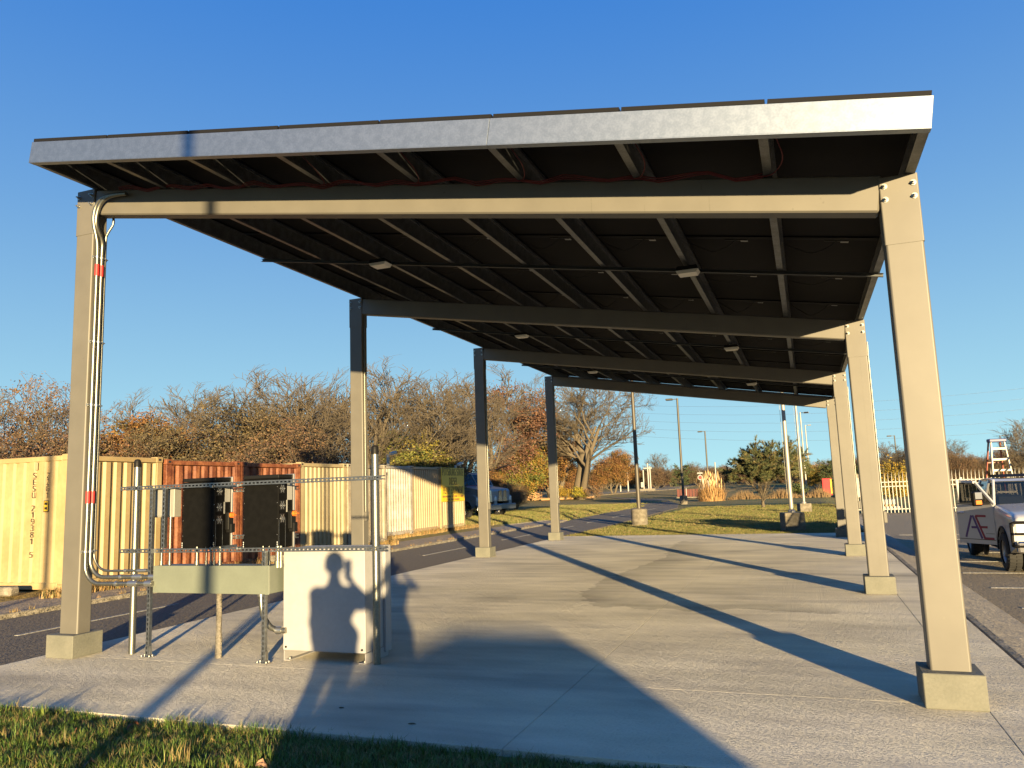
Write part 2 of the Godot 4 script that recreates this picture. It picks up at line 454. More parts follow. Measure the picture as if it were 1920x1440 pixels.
func make_ground():
	var xs := spread(-30.0, 20.0, 1.0, 900.0); var zs := spread(-75.0, 8.0, 1.0, 900.0)
	var nz := FastNoiseLite.new(); nz.seed = 9; nz.frequency = 0.09; nz.fractal_octaves = 4
	var b := MB.new(); b.use_col = true
	var w := xs.size()
	for z in zs:
		for x in xs:
			var t := clampf(nz.get_noise_2d(x * 0.9, z * 1.6) * 2.4 + 0.45, 0.0, 1.0)
			var dry := clampf(1.0 - absf(x + 6.5) / 6.0, 0.0, 1.0) * 0.6
			if z < -38.0 and x < -1.0: dry = maxf(dry, 0.5)
			t = clampf(t * 0.8 + dry, 0.0, 1.0)
			b.col = Color(0.13, 0.155, 0.028).lerp(Color(0.34, 0.235, 0.085), t)
			var hx := gh(x + 0.5, z) - gh(x - 0.5, z); var hz := gh(x, z + 0.5) - gh(x, z - 0.5)
			b.vert(Vector3(x, gh(x, z), z), Vector3(-hx, 1, -hz).normalized())
	for j in zs.size() - 1:
		for i in w - 1:
			var a := j * w + i
			b.ix.append_array([a, a + 1, a + w + 1, a, a + w + 1, a + w])
	var m := mat("lawn", Color(1, 1, 1), 0.95, 0.0, two_tone("lawn_t", 81, Color(0.55, 0.6, 0.5), Color(1.0, 0.98, 0.9), 0.04, 0.45, 0.6, 512, 2.4), 0.45, grain_normals("lawn_n", 83, 256, 0.9, 0.9, 0.1), 1.3)
	m.vertex_color_use_as_albedo = true
	struct("ground", b.mesh(), m)

	# asphalt drive beside the slab, bending away behind it
	var le := [[-3.9, 30.0], [-3.9, -20.0], [-3.95, -30.0], [-4.5, -38.6], [-5.5, -52.0], [-8.0, -67.5], [-12.0, -86.0], [-20.0, -104.0], [-40.0, -125.0], [-80.0, -150.0]]
	var re := [[-0.43, 30.0], [-0.43, -20.0], [-0.55, -30.0], [-0.86, -39.0], [-1.27, -52.7], [-2.9, -64.0], [-7.5, -83.0], [-16.0, -98.0], [-37.0, -118.0], [-77.0, -143.0]]
	struct("road", ribbon(le, re, 0.045), mats["asphalt"])
	var dash := MB.new()
	for i in 9:
		var z0 := -0.9 - 6.0 * i
		var x := -2.2 - (0.0 if z0 > -25.0 else (-25.0 - z0) * 0.025)
		dash.box(Vector3(x, gh(x, z0) + 0.049, z0 - 1.5), Vector3(0.07, 0.008, 2.9))
	struct("road_markings", dash.mesh(), mats["paintline"])

	# footpath of cast bays beyond the drive, with a kerb on either side
	var path := Node3D.new(); path.name = numbered("footpath"); add_child(path); path.set_meta("kind", "structure")
	var z := 12.0
	while z > -33.0:
		var z2 := z - 2.4
		var bay := MB.new()
		var xa := path_far(z); var xb := path_far(z2); var xn := -4.02
		if z2 < -25.0: xn = -4.02 - (-25.0 - z2) * 0.02
		var y := 0.03
		bay.prism(PackedVector2Array([Vector2(xn, z - 0.01), Vector2(xa, z - 0.01), Vector2(xb, z2 + 0.01), Vector2(xn, z2 + 0.01)]), 0.0, 0.12, Transform3D(Basis(Vector3(1, 0, 0), Vector3(0, 0, 1), Vector3(0, 1, 0)), Vector3(0, y - 0.12, 0)))
		part(path, "path_bay", bay.mesh(), mats["walk"])
		z = z2
	var k := MB.new()
	k.box(Vector3(-3.955, -0.02, -10.0), Vector3(0.11, 0.14, 44.0), Basis(), 0.015)
	struct("kerb", k.mesh(), mats["oldconcrete"])
	var k2 := MB.new(); var kp := []; var kq := []
	z = 12.0
	while z >= -33.0: kp.append([path_far(z) - 0.1, z]); kq.append([path_far(z) - 0.005, z]); z -= 3.0
	struct("path_edging", ribbon(kp, kq, 0.14, false), mats["oldconcrete"])
	# wheel stops and broken kerb pieces lying at the containers' feet
	for s in [[-6.9, -4.0, 0.15, "weathered concrete kerb block lying at the left edge before the numbered container"], [-5.1, -10.6, 0.5, "pale concrete slab offcut lying at the foot of the rust red containers"]]:
		var blk := MB.new(); blk.box(Vector3(0, 0.08, 0), Vector3(1.1, 0.16, 0.22), Basis(), 0.03)
		var o := MeshInstance3D.new(); o.mesh = blk.mesh(mats["oldconcrete"]); o.name = numbered("kerb_block"); add_child(o)
		o.position = Vector3(s[0] + 0.6, 0.095, s[1] + 0.5); o.rotation.y = s[2]
		tag(o, s[3], "kerb block")

	# far road seen rising through the gap between the trees
	struct("far_road", ribbon([[-33.0, -118.0], [-26.0, -150.0], [-27.0, -200.0], [-40.0, -290.0]], [[-24.0, -112.0], [-16.0, -150.0], [-18.0, -205.0], [-32.0, -290.0]], 0.07), mats["oldasphalt"])

func path_far(z: float) -> float:
	if z > -4.0: return -6.0
	if z > -18.0: return -6.0 - (-4.0 - z) * 0.036
	return -6.5 + clampf((-24.0 - z) / 10.0, 0.0, 1.0) * 1.6

# a strip between two edges that follows the ground, h above it, with its side faces
func ribbon(le: Array, re: Array, h: float, follow := true) -> ArrayMesh:
	var b := MB.new()
	var pl := []; var pr := []
	for i in le.size() - 1:
		var n := maxi(1, int(absf(le[i][1] - le[i + 1][1]) / 4.0))
		for k in n:
			var t := float(k) / n
			pl.append(Vector2(lerpf(le[i][0], le[i + 1][0], t), lerpf(le[i][1], le[i + 1][1], t)))
			pr.append(Vector2(lerpf(re[i][0], re[i + 1][0], t), lerpf(re[i][1], re[i + 1][1], t)))
	pl.append(Vector2(le[-1][0], le[-1][1])); pr.append(Vector2(re[-1][0], re[-1][1]))
	for i in pl.size() - 1:
		var q := []
		for p in [pl[i], pr[i], pr[i + 1], pl[i + 1]]:
			var y := gh(clampf(p.x, -4.6, 9.0) if p.y > -60.0 else p.x, p.y) + h if follow else -0.075 + h
			q.append(Vector3(p.x, y, p.y))
		b.face(q[0], q[1], q[2], q[3], Vector3.UP)
		var dn := Vector3(0, -0.15, 0)
		b.face(q[0], q[3], q[3] + dn, q[0] + dn, Vector3(-1, 0, 0))
		b.face(q[1], q[2], q[2] + dn, q[1] + dn, Vector3(1, 0, 0))
	return b.mesh()

# distance from a point to a chain of points
func chain_distance(p: Vector2, chain: Array) -> float:
	var d := 1e9
	for i in chain.size() - 1:
		d = minf(d, p.distance_to(Geometry2D.get_closest_point_to_segment(p, chain[i], chain[i + 1])))
	return d

func make_slab():
	var W := 512; var H := 1024
	var n1 := FastNoiseLite.new(); n1.seed = 101; n1.frequency = 0.5; n1.fractal_octaves = 4
	var n2 := FastNoiseLite.new(); n2.seed = 102; n2.frequency = 2.2; n2.fractal_octaves = 3
	var n3 := FastNoiseLite.new(); n3.seed = 103; n3.frequency = 1.3; n3.fractal_octaves = 3
	var edge := [Vector2(4.3, -17.0), Vector2(4.4, -14.1), Vector2(4.75, -12.0), Vector2(4.55, -10.0), Vector2(4.35, -7.4), Vector2(4.47, -5.4), Vector2(4.95, -4.35), Vector2(6.43, -4.06), Vector2(7.2, -4.3), Vector2(8.2, -4.0)]
	var poly := PackedVector2Array(edge + [Vector2(9.0, -8.0), Vector2(8.0, -17.0)])
	var im := Image.create(W, H, false, Image.FORMAT_RGB8)
	for j in H:
		var z := -20.5 + 22.8 * (j + 0.5) / H
		for i in W:
			var x := -0.5 + 10.4 * (i + 0.5) / W
			var t := 0.93 + 0.14 * n1.get_noise_2d(x * 0.55, z) + 0.07 * n2.get_noise_2d(x * 0.28, z * 1.2)
			var s := n3.get_noise_2d(x * 0.22, z * 0.9)
			if s > 0.15: t -= (s - 0.15) * 0.22
			# drying stain with a crisp scalloped edge
			var p := Vector2(x + 0.14 * n2.get_noise_2d(x * 1.4, z * 1.4), z + 0.3 * n2.get_noise_2d(x + 40.0, z * 0.9))
			if Geometry2D.is_point_in_polygon(p, poly):
				var d := chain_distance(p, edge)
				t -= 0.115 * exp(-d * d * 1.6) + 0.035 * exp(-d * 14.0)
			else:
				var d := p.distance_to(Vector2(3.1, -4.9)) + 0.5 * absf(p.y + 4.9)
				if d < 0.75: t -= 0.06 * (0.75 - d) / 0.75
			t = clampf(t, 0.5, 1.0)
			im.set_pixel(i, j, Color(t, t, t * (0.985 + 0.02 * s)))
	var m := mat("slab", Color(0.73, 0.66, 0.515), 0.9, 0.0, mottle("slab_f", 105, 0.92, 1.0, 0.03, 0.5, 0.65, 512), 2.6, grain_normals("broom", 107, 512, 0.35, 1.1, 0.86), 1.0)
	m.detail_enabled = true; m.detail_albedo = ImageTexture.create_from_image(im); m.detail_uv_layer = BaseMaterial3D.DETAIL_UV_2; m.detail_blend_mode = BaseMaterial3D.BLEND_MODE_MUL
	var root := Node3D.new(); root.name = numbered("concrete_slab"); add_child(root); root.set_meta("kind", "structure")
	for r in [[-0.35, 5.9675, 0.0525, 1.8], [-0.35, 5.9675, -20.1, 0.0475], [5.9725, 9.0775, 0.0525, 1.8], [5.9725, 9.0775, -20.1, 0.0475], [9.0825, 9.62, -20.1, 1.8]]:
		var b := MB.new()
		b.box(Vector3((r[0] + r[1]) / 2.0, -0.1, (r[2] + r[3]) / 2.0), Vector3(r[1] - r[0], 0.2, r[3] - r[2]), Basis(), 0.0025)
		for p in b.v: b.uv2.append(Vector2((p.x + 0.5) / 10.4, (p.z + 20.5) / 22.8))
		part(root, "slab_panel", b.mesh(), m)

func rounded(w: float, d: float, r: float, seg := 4) -> PackedVector2Array:
	var out := PackedVector2Array()
	for q in 4:
		var cx := (w / 2 - r) * (1.0 if q in [0, 3] else -1.0); var cy := (d / 2 - r) * (1.0 if q in [0, 1] else -1.0)
		for k in seg + 1:
			var a := PI / 2 * (q + float(k) / seg)
			out.append(Vector2(cx + r * cos(a), cy + r * sin(a)))
	return out

# a rounded post standing on y0 whose top is cut to the roof's slope
func post_mesh(w: float, d: float, r: float, y0: float, y1: float, cut0 := 0.0, cut1 := SLOPE) -> ArrayMesh:
	var b := MB.new(); var poly := rounded(w, d, r)
	var n := poly.size()
	for i in n:
		var p := poly[i]; var q := poly[(i + 1) % n]
		var np := Vector3(p.x - clampf(p.x, -w / 2 + r, w / 2 - r), 0, p.y - clampf(p.y, -d / 2 + r, d / 2 - r)).normalized()
		var nq := Vector3(q.x - clampf(q.x, -w / 2 + r, w / 2 - r), 0, q.y - clampf(q.y, -d / 2 + r, d / 2 - r)).normalized()
		var s := b.vert(Vector3(p.x, y0 + cut0 * p.x, p.y), np)
		b.vert(Vector3(q.x, y0 + cut0 * q.x, q.y), nq); b.vert(Vector3(q.x, y1 + cut1 * q.x, q.y), nq); b.vert(Vector3(p.x, y1 + cut1 * p.x, p.y), np)
		b.ix.append_array([s, s + 1, s + 2, s, s + 2, s + 3])
		b.facet(Vector3(0, y1, 0), Vector3(p.x, y1 + cut1 * p.x, p.y), Vector3(q.x, y1 + cut1 * q.x, q.y), Vector3.UP)
		b.facet(Vector3(0, y0, 0), Vector3(p.x, y0 + cut0 * p.x, p.y), Vector3(q.x, y0 + cut0 * q.x, q.y), Vector3.DOWN)
	return b.mesh()

func make_canopy():
	var can := thing("solar_canopy", "large taupe steel canopy carrying dark solar panels over the concrete slab", "canopy")
	var bs := Basis(Vector3(0, 0, 1), atan(SLOPE))
	# columns with base covers, capping sleeves and bolts
	var bolt := MB.new()
	bolt.cyl(Vector3(0, 0, 0), Vector3(0, 0, 0.006), 0.024, 14); bolt.cyl(Vector3(0, 0, 0.006), Vector3(0, 0, 0.026), 0.017, 6); bolt.cyl(Vector3(0, 0, 0.026), Vector3(0, 0, 0.048), 0.009, 8)
	var bolt_mesh := bolt.mesh()
	var plinth := MB.new(); plinth.box(Vector3(0, 0.125, 0), Vector3(0.41, 0.25, 0.40), Basis(), 0.006)
	var plinth_mesh := plinth.mesh()
	for side in 2:
		var x := SPAN * side
		var top := ROOF0 + SLOPE * x
		var body := post_mesh(0.278, 0.186, 0.02, 0.25, top - 0.06, 0.0, 0.0)
		var sleeve := post_mesh(0.288, 0.196, 0.012, top - 0.575, top - 0.012, 0.0, 0.0)
		for i in 4:
			var z := -BAY * i
			var c := part(can, "column", body, mats["taupe"], Transform3D(Basis(), Vector3(x, 0, z)))
			part(c, "base_cover", plinth_mesh, mats["plinth"])
			part(c, "cap_sleeve", sleeve, mats["taupe"])
			for bx in [-0.105, 0.105]:
				for by in [-0.06, -0.17]:
					part(c, "bolt", bolt_mesh, mats["bolt"], Transform3D(Basis(), Vector3(bx, top + by - 0.03, 0.098)))
			if side == 1 and i > 0: boxpart(c, "weld_seam", Vector3(0.028, (0.26 + top - 0.58) / 2.0, 0.0932), Vector3(0.005, top - 0.86, 0.0016), mats["taupe"], 0.0)
			if i > 0:
				var ob := MB.new(); ob.box(Vector3(0.164, 1.3 if side == 0 else 1.1, 0.03), Vector3(0.05, 0.17, 0.1), Basis(), 0.008)
				part(c, "outlet_box", ob.mesh(), mats["taupe"])
				var rc := MB.new(); rc.tube([Vector3(0.152, 1.38 if side == 0 else 1.18, 0.03), Vector3(0.152, top - 0.75, 0.03), Vector3(0.152, top - 0.62, 0.02), Vector3(0.158, top - 0.35, 0.02)], 0.0105, 8)
				part(c, "riser_conduit", rc.mesh(), mats["pipe"])
	# main beams between the columns
	for i in 4:
		var z := -BAY * i
		var x0 := 0.135; var x1 := SPAN - 0.135
		var ln := (x1 - x0) / cos(atan(SLOPE))
		var b := MB.new(); b.box(Vector3.ZERO, Vector3(ln, 0.31, 0.17), Basis(), 0.014)
		part(can, "beam", b.mesh(), mats["taupe"], Transform3D(bs, rp((x0 + x1) / 2.0, -0.158, z)))
		# clip angles hold the purlins down
		for k in 9:
			var px := 0.13 + 1.109 * k
			if px < 0.3 or px > 8.6: continue
			var cl := MB.new(); cl.box(Vector3(0, 0.06, 0), Vector3(0.006, 0.12, 0.1)); cl.box(Vector3(0.03, 0.003, 0), Vector3(0.06, 0.006, 0.1))
			part(can, "purlin_clip", cl.mesh(), mats["purlin"], Transform3D(bs, rp(px - 0.045, 0.001, z)))
	# lipped purlins run the length of the roof
	var zf := 0.94; var zb := -20.06
	for k in 9:
		var px := 0.13 + 1.109 * k + (0.037 if k == 0 else (-0.037 if k == 8 else 0.0))
		var s := -1.0 if k == 8 else 1.0
		var b := MB.new(); var L := zf - zb; var zc := -L / 2.0
		b.box(Vector3(-0.034 * s, 0.115, zc), Vector3(0.004, 0.222, L))
		b.box(Vector3(0, 0.002, zc), Vector3(0.072, 0.004, L)); b.box(Vector3(0, 0.228, zc), Vector3(0.072, 0.004, L))
		b.box(Vector3(0.034 * s, 0.014, zc), Vector3(0.004, 0.02, L)); b.box(Vector3(0.034 * s, 0.216, zc), Vector3(0.004, 0.02, L))
		part(can, "purlin", b.mesh(), mats["purlin"], Transform3D(bs, rp(px, 0.003, zf)))
	# galvanised channels close the two ends
	for e in 2:
		var z := 0.952 if e == 0 else -20.072
		var inward := -1.0 if e == 0 else 1.0
		for r in [[0.13, 5.66], [5.664, 9.005]]:
			var ln: float = (r[1] - r[0]) / cos(atan(SLOPE))
			var b := MB.new()
			b.box(Vector3(0, 0.12, 0), Vector3(ln, 0.235, 0.006), Basis(), 0.002)
			b.box(Vector3(0, 0.0, inward * 0.035), Vector3(ln, 0.006, 0.076))
			part(can, "end_channel", b.mesh(), mats["galv"], Transform3D(bs, rp((r[0] + r[1]) / 2.0, 0.004, z)))
	# stiffening channels under the purlins, half way between the beams
	for i in 3:
		var z := -3.12 - BAY * i
		var b := MB.new(); var ln := 8.96 / cos(atan(SLOPE))
		b.box(Vector3(0, -0.022, 0), Vector3(ln, 0.042, 0.003)); b.box(Vector3(0, -0.002, 0.02), Vector3(ln, 0.003, 0.04)); b.box(Vector3(0, -0.042, 0.02), Vector3(ln, 0.003, 0.04))
		part(can, "bracing_channel", b.mesh(), mats["bracing"], Transform3D(bs, rp(4.56, -0.002, z)))
	# solar panels, each a frame with a dark sheet, a terminal box and a lead
	var fr := MB.new()
	fr.box(Vector3(-0.545, 0, 0), Vector3(0.012, 0.035, 1.742)); fr.box(Vector3(0.545, 0, 0), Vector3(0.012, 0.035, 1.742))
	fr.box(Vector3(0, 0, -0.865), Vector3(1.078, 0.035, 0.012)); fr.box(Vector3(0, 0, 0.865), Vector3(1.078, 0.035, 0.012))
	fr.box(Vector3(0, -0.0165, -0.846), Vector3(1.07, 0.0022, 0.025)); fr.box(Vector3(0, -0.0165, 0.846), Vector3(1.07, 0.0022, 0.025))
	var frame := fr.mesh()
	var sh := MB.new(); sh.box(Vector3(0, 0.006, 0), Vector3(1.078, 0.008, 1.718)); var sheet := sh.mesh()
	var gl := MB.new(); gl.box(Vector3(0, 0.0125, 0), Vector3(1.076, 0.004, 1.716)); var pane := gl.mesh()
	var jb := MB.new(); jb.box(Vector3(0.05, -0.008, 0.78), Vector3(0.26, 0.016, 0.03), Basis(), 0.003); var jbox := jb.mesh()
	var lb := MB.new(); lb.box(Vector3(0.14, -0.001, 0.70), Vector3(0.085, 0.003, 0.06)); var lab := lb.mesh()
	var leads := []
	for q in 3:
		var cb := MB.new(); var dr := 0.05 + 0.04 * q
		cb.tube(smooth_path([Vector3(-0.50, -0.03, 0.60 + 0.05 * q), Vector3(-0.36, -0.05 - dr * 0.4, 0.66), Vector3(-0.20, -0.05 - dr, 0.70), Vector3(-0.04, -0.04 - dr * 0.5, 0.75), Vector3(0.05, -0.015, 0.78)], 4), 0.0055, 5)
		leads.append(cb.mesh())
	for r in 12:
		for k in 8:
			var p := part(can, "solar_panel", frame, mats["panelframe"], Transform3D(bs, rp(0.13 + 1.109 * (k + 0.5) + 0.042, 0.269, 0.95 - 1.752 * (r + 0.5))))
			part(p, "backsheet", sheet, mats["backsheet"])
			part(p, "glass_cover", pane, mats["panelglass"])
			part(p, "terminal_box", jbox, mats["black"])
			part(p, "rating_label", lab, mats["whitelabel"])
			part(p, "lead", leads[(r * 5 + k * 3) % 3], mats["rubber"])
	# red wires tied along the first beam, dropping from the purlins
	var wire := MB.new(); var pts := []
	for i in 34:
		var x := 0.55 + 7.3 * i / 33.0
		pts.append(rp(x, -0.008 + 0.028 * sin(i * 2.3) + 0.01 * sin(i * 5.1), 0.105 + 0.01 * sin(i * 1.7)))
	for o in 3: wire.tube(smooth_path(pts.map(func(q): return q + Vector3(0, 0.012 * o + 0.006 * sin(q.x * 7.0 + o), 0.006 * o)), 2), 0.0055, 5)
	for px in [3.46, 4.57, 5.68, 6.79, 7.9]:
		wire.tube(smooth_path([rp(px + 0.05, 0.2, 0.7), rp(px + 0.09, 0.10, 0.62), rp(px + 0.12, 0.02, 0.42), rp(px + 0.02, -0.005, 0.15), rp(px - 0.15, 0.0, 0.11)], 4), 0.005, 5)
	part(can, "wire_bundle", wire.mesh(), mats["redwire"])
	# flood lights hang from the purlins, two to a bay
	var words := [["nearest", "first"], ["second", "second"], ["farthest", "third"]]
	for i in 3:
		for s in 2:
			var x: float = [2.36, 6.80][s]
			var t := thing("canopy_light", "unlit white floodlight under the canopy, %s bay from the front, %s side" % [["first", "second", "third"][i], ["left", "right"][s]], "floodlight", rp(x, 0.0, -2.92 - BAY * i), 0.0, "floodlights under the canopy")
			var h := MB.new()
			h.prism(PackedVector2Array([Vector2(-0.14, -0.08), Vector2(0.14, -0.08), Vector2(0.12, -0.03), Vector2(-0.12, -0.03)]), -0.10, 0.10)
			part(t, "housing", h.mesh(), mats["black"])
			var l := MB.new(); l.prism(PackedVector2Array([Vector2(-0.14, -0.083), Vector2(-0.11, -0.125), Vector2(0.11, -0.125), Vector2(0.14, -0.083)]), -0.10, 0.10)
			part(t, "lens", l.mesh(), mats["lens"])
			var st := MB.new(); st.cyl(Vector3(0, -0.04, 0), Vector3(0, 0.02, 0), 0.012, 8)
			part(t, "stem", st.mesh(), mats["pipe"])

func make_conduits():
	var t := thing("conduit_run", "galvanized conduits strapped down the front left canopy column with red labels", "conduit")
	# [radius, z offset, foot height, foot end]
	var runs := [[0.0235, 0.052, 0.80], [0.0235, -0.010, 0.865], [0.0145, -0.066, 0.93]]
	for i in 3:
		var r: float = runs[i][0]; var z: float = runs[i][1]; var y: float = runs[i][2]
		var x := 0.142 + r + 0.012
		var top := []
		if i < 2:
			var zz := 0.135 - 0.05 * i
			var ox := 0.055 * i
			top = [rp(0.64 + ox, -0.075, 0.135), rp(0.50 + ox, -0.085, 0.135), rp(0.34 + ox, -0.12, 0.135), rp(0.235 + ox, -0.20, 0.133), rp(0.185 + ox * 0.9, -0.32, 0.13), rp(0.175 + ox * 0.7, -0.46, 0.115), Vector3(x + 0.005 + ox * 0.2, 4.87, z + 0.02), Vector3(x, 4.72, z), Vector3(x, 4.4, z)]
		else:
			top = [Vector3(x + 0.09, 5.18, z - 0.02), Vector3(x + 0.085, 5.10, z - 0.02), Vector3(x + 0.02, 4.98, z), Vector3(x, 4.88, z), Vector3(x, 4.4, z)]
		var path := smooth_path(top, 5)
		path.append_array([Vector3(x, 3.0, z), Vector3(x, y + 0.24, z)])
		for k in 7:
			var a := PI / 2 * k / 6.0
			path.append(Vector3(x + 0.20 - 0.20 * cos(a), y + 0.20 - 0.20 * sin(a), z - 0.02 * k / 6.0))
		path.append_array([Vector3(0.8, y, z - 0.06), Vector3(1.10, y, z - 0.09)])
		var b := MB.new(); b.tube(path, r, 14)
		part(t, "conduit", b.mesh(), mats["pipe"])
		var f := MB.new(); f.cyl(Vector3(0.78, y, z - 0.058), Vector3(0.90, y, z - 0.07), r * 1.45, 14); f.cyl(Vector3(1.0, y, z - 0.08), Vector3(1.09, y, z - 0.089), r * 1.5, 14)
		f.cyl(Vector3(0.60, y, z - 0.04), Vector3(0.63, y, z - 0.043), r * 1.3, 14)
		part(t, "coupling", f.mesh(), mats["bolt"])
		if i < 2:
			for yy in [4.50, 1.78]:
				var lb := MB.new(); lb.cyl(Vector3(x, yy - 0.07, z), Vector3(x, yy + 0.07, z), r + 0.0025, 14)
				part(t, "red_label", lb.mesh(), mats["redlabel"])
	for y in [4.66, 3.62, 2.86, 1.16]:
		var s := MB.new()
		s.box(Vector3(0.147, y, -0.005), Vector3(0.012, 0.032, 0.20)); 
		for i in 3: s.cyl(Vector3(0.142 + runs[i][0] + 0.012, y - 0.012, runs[i][1]), Vector3(0.142 + runs[i][0] + 0.012, y + 0.012, runs[i][1]), runs[i][0] + 0.005, 14)
		for zz in [0.085, 0.022, -0.04, -0.09]: s.cyl(Vector3(0.15, y, zz), Vector3(0.185, y, zz), 0.007, 6)
		part(t, "pipe_strap", s.mesh(), mats["bolt"])

# slotted channel from a to b: the web with its slots looks along face
func strut_mesh(length: float, w := 0.041, d := 0.041) -> ArrayMesh:
	var b := MB.new(); var th := 0.0028
	# lies along x from 0, web in the xy plane at z = 0, legs go to -z
	b.box(Vector3(length / 2, w / 2 - 0.0065, 0), Vector3(length, 0.013, th)); b.box(Vector3(length / 2, -w / 2 + 0.0065, 0), Vector3(length, 0.013, th))
	var n := int(length / 0.0508)
	for i in n + 1: b.box(Vector3(minf(length - 0.009, 0.009 + i * 0.0508), 0, 0), Vector3(0.0206, w - 0.026, th))
	b.box(Vector3(length / 2, w / 2, -d / 2), Vector3(length, th, d)); b.box(Vector3(length / 2, -w / 2, -d / 2), Vector3(length, th, d))
	b.box(Vector3(length / 2, w / 2 - 0.005, -d), Vector3(length, 0.009, th)); b.box(Vector3(length / 2, -w / 2 + 0.005, -d), Vector3(length, 0.009, th))
	return b.mesh()

func make_rack():
	var t := thing("equipment_rack", "rack of slotted galvanized struts and two capped pipe posts on the slab", "rack")
	for s in [[0.66, -0.19], [3.80, -0.28]]:
		var b := MB.new(); b.cyl(Vector3(s[0], 0, s[1]), Vector3(s[0], 2.12, s[1]), 0.037, 20)
		var o := part(t, "pipe_post", b.mesh(), mats["pipe"])
		var c := MB.new(); c.lathe([Vector2(0.040, 0), Vector2(0.040, 0.05), Vector2(0.036, 0.075), Vector2(0.024, 0.09), Vector2(0, 0.095)], Vector3(s[0], 2.11, s[1]), 16)
		part(o, "cap", c.mesh(), mats["black"])
	for r in [[0.52, 1.15, 0.97], [0.50, 1.865, 0.97]]:
		var rail := part(t, "strut_rail", strut_mesh(3.45), mats["strut"], Transform3D(Basis(Vector3.UP, 0.025), Vector3(r[0], r[1], -0.105)))
		for bx in [0.14, 3.29]:
			var u := MB.new(); u.tube([Vector3(bx - 0.05, 0, 0.012), Vector3(bx - 0.05, 0, -0.09), Vector3(bx + 0.05, 0, -0.09), Vector3(bx + 0.05, 0, 0.012)], 0.006, 6)
			part(rail, "u_bolt", u.mesh(), mats["bolt"])
	var plate := MB.new(); plate.box(Vector3(0, 0.005, 0), Vector3(0.15, 0.01, 0.09)); plate.box(Vector3(0.03, 0.06, -0.022), Vector3(0.006, 0.11, 0.04)); plate.box(Vector3(-0.03, 0.06, -0.022), Vector3(0.006, 0.11, 0.04))
	for q in [Vector3(0.055, 0.016, 0.02), Vector3(-0.055, 0.016, 0.02), Vector3(0.055, 0.016, -0.025), Vector3(-0.055, 0.016, -0.025)]: plate.cyl(q - Vector3(0, 0.008, 0), q + Vector3(0, 0.008, 0), 0.012, 6)
	var pm := plate.mesh()
	for u in [[1.0, 0.0, 1.84], [1.185, 1.17, 0.67], [2.565, 0.0, 1.13]]:
		var b := part(t, "strut_upright", strut_mesh(u[2]), mats["strut"], Transform3D(Basis(Vector3(0, 0, 1), PI / 2), Vector3(u[0], u[1] + 0.012, -0.075)))
		if u[1] == 0.0: part(t, "base_plate", pm, mats["bolt"], Transform3D(Basis(), Vector3(u[0], 0, -0.075)))
	# short rails behind the inverters, carried by arms from the front rails
	for y in [1.27, 1.80]:
		part(t, "back_rail", strut_mesh(1.24), mats["strut"], Transform3D(Basis(), Vector3(1.42, y, -0.505)))
		for x in [1.82, 2.17]: boxpart(t, "arm", Vector3(x, y + (0.045 if y > 1.5 else -0.10), -0.32), Vector3(0.03, 0.03, 0.42), mats["strut"], 0.003)

	inverter(1.34, "matte black inverter before the rust red containers, left of the two")
	inverter(2.19, "matte black inverter next to the white cabinet, right of the two")

	# disconnect switch box at the left end
	var d := thing("disconnect_box", "small grey disconnect box hung left of the black inverters", "switch box", Vector3(1.035, 1.52, -0.20))
	boxpart(d, "enclosure", Vector3(0, 0.165, -0.055), Vector3(0.36, 0.33, 0.11), mats["greybox"], 0.006)
	boxpart(d, "door", Vector3(-0.01, 0.165, 0.006), Vector3(0.30, 0.30, 0.010), mats["greybox"], 0.004)
	boxpart(d, "hasp", Vector3(-0.13, 0.03, 0.018), Vector3(0.022, 0.05, 0.014), mats["silver"], 0.003)
	boxpart(d, "rain_lip", Vector3(0, 0.335, 0.0), Vector3(0.37, 0.012, 0.13), mats["greybox"], 0.003)

	# wiring trough with its risers
	var g := thing("wiring_trough", "long grey green wiring trough on a pipe leg under the inverters", "wiring trough", Vector3(1.9, 0, -0.06))
	boxpart(g, "trough_body", Vector3(-0.035, 0.845, -0.13), Vector3(1.57, 0.285, 0.255), mats["greygreen"], 0.004)
	boxpart(g, "front_cover", Vector3(-0.06, 0.845, 0.002), Vector3(1.52, 0.293, 0.006), mats["greygreen"], 0.002)
	boxpart(g, "end_flange", Vector3(0.725, 0.845, 0.003), Vector3(0.05, 0.30, 0.012), mats["greygreen"], 0.003)
	var leg := MB.new(); leg.lathe([Vector2(0.036, 0), Vector2(0.036, 0.24), Vector2(0.030, 0.26), Vector2(0.030, 0.71)], Vector3(-0.03, 0, -0.15), 16)
	part(g, "pipe_leg", leg.mesh(), mats["oldconcrete"])
	for q in [[-0.86, 0.013, 0.55], [-0.74, 0.013, 0.55], [-0.35, 0.017, 0.2], [-0.22, 0.011, 0.2], [-0.155, 0.011, 0.2], [-0.11, 0.011, 0.2], [-0.03, 0.015, 0.2], [0.55, 0.014, 0.2], [0.63, 0.012, 0.2], [0.74, 0.025, 0.2], [0.78, 0.018, 0.2]]:
		var b := MB.new(); b.cyl(Vector3(q[0], 0.985, -0.15), Vector3(q[0], 0.985 + q[2], -0.15), q[1], 10); b.cyl(Vector3(q[0], 0.985, -0.15), Vector3(q[0], 1.03, -0.15), q[1] * 1.5, 10); b.cyl(Vector3(q[0], 0.96, -0.15), Vector3(q[0], 0.995, -0.15), q[1] * 1.7, 6)
		part(g, "riser", b.mesh(), mats["pipe"])
	var fx := thing("flexible_conduit", "silver flexible conduit bending from the trough into the white cabinet", "conduit")
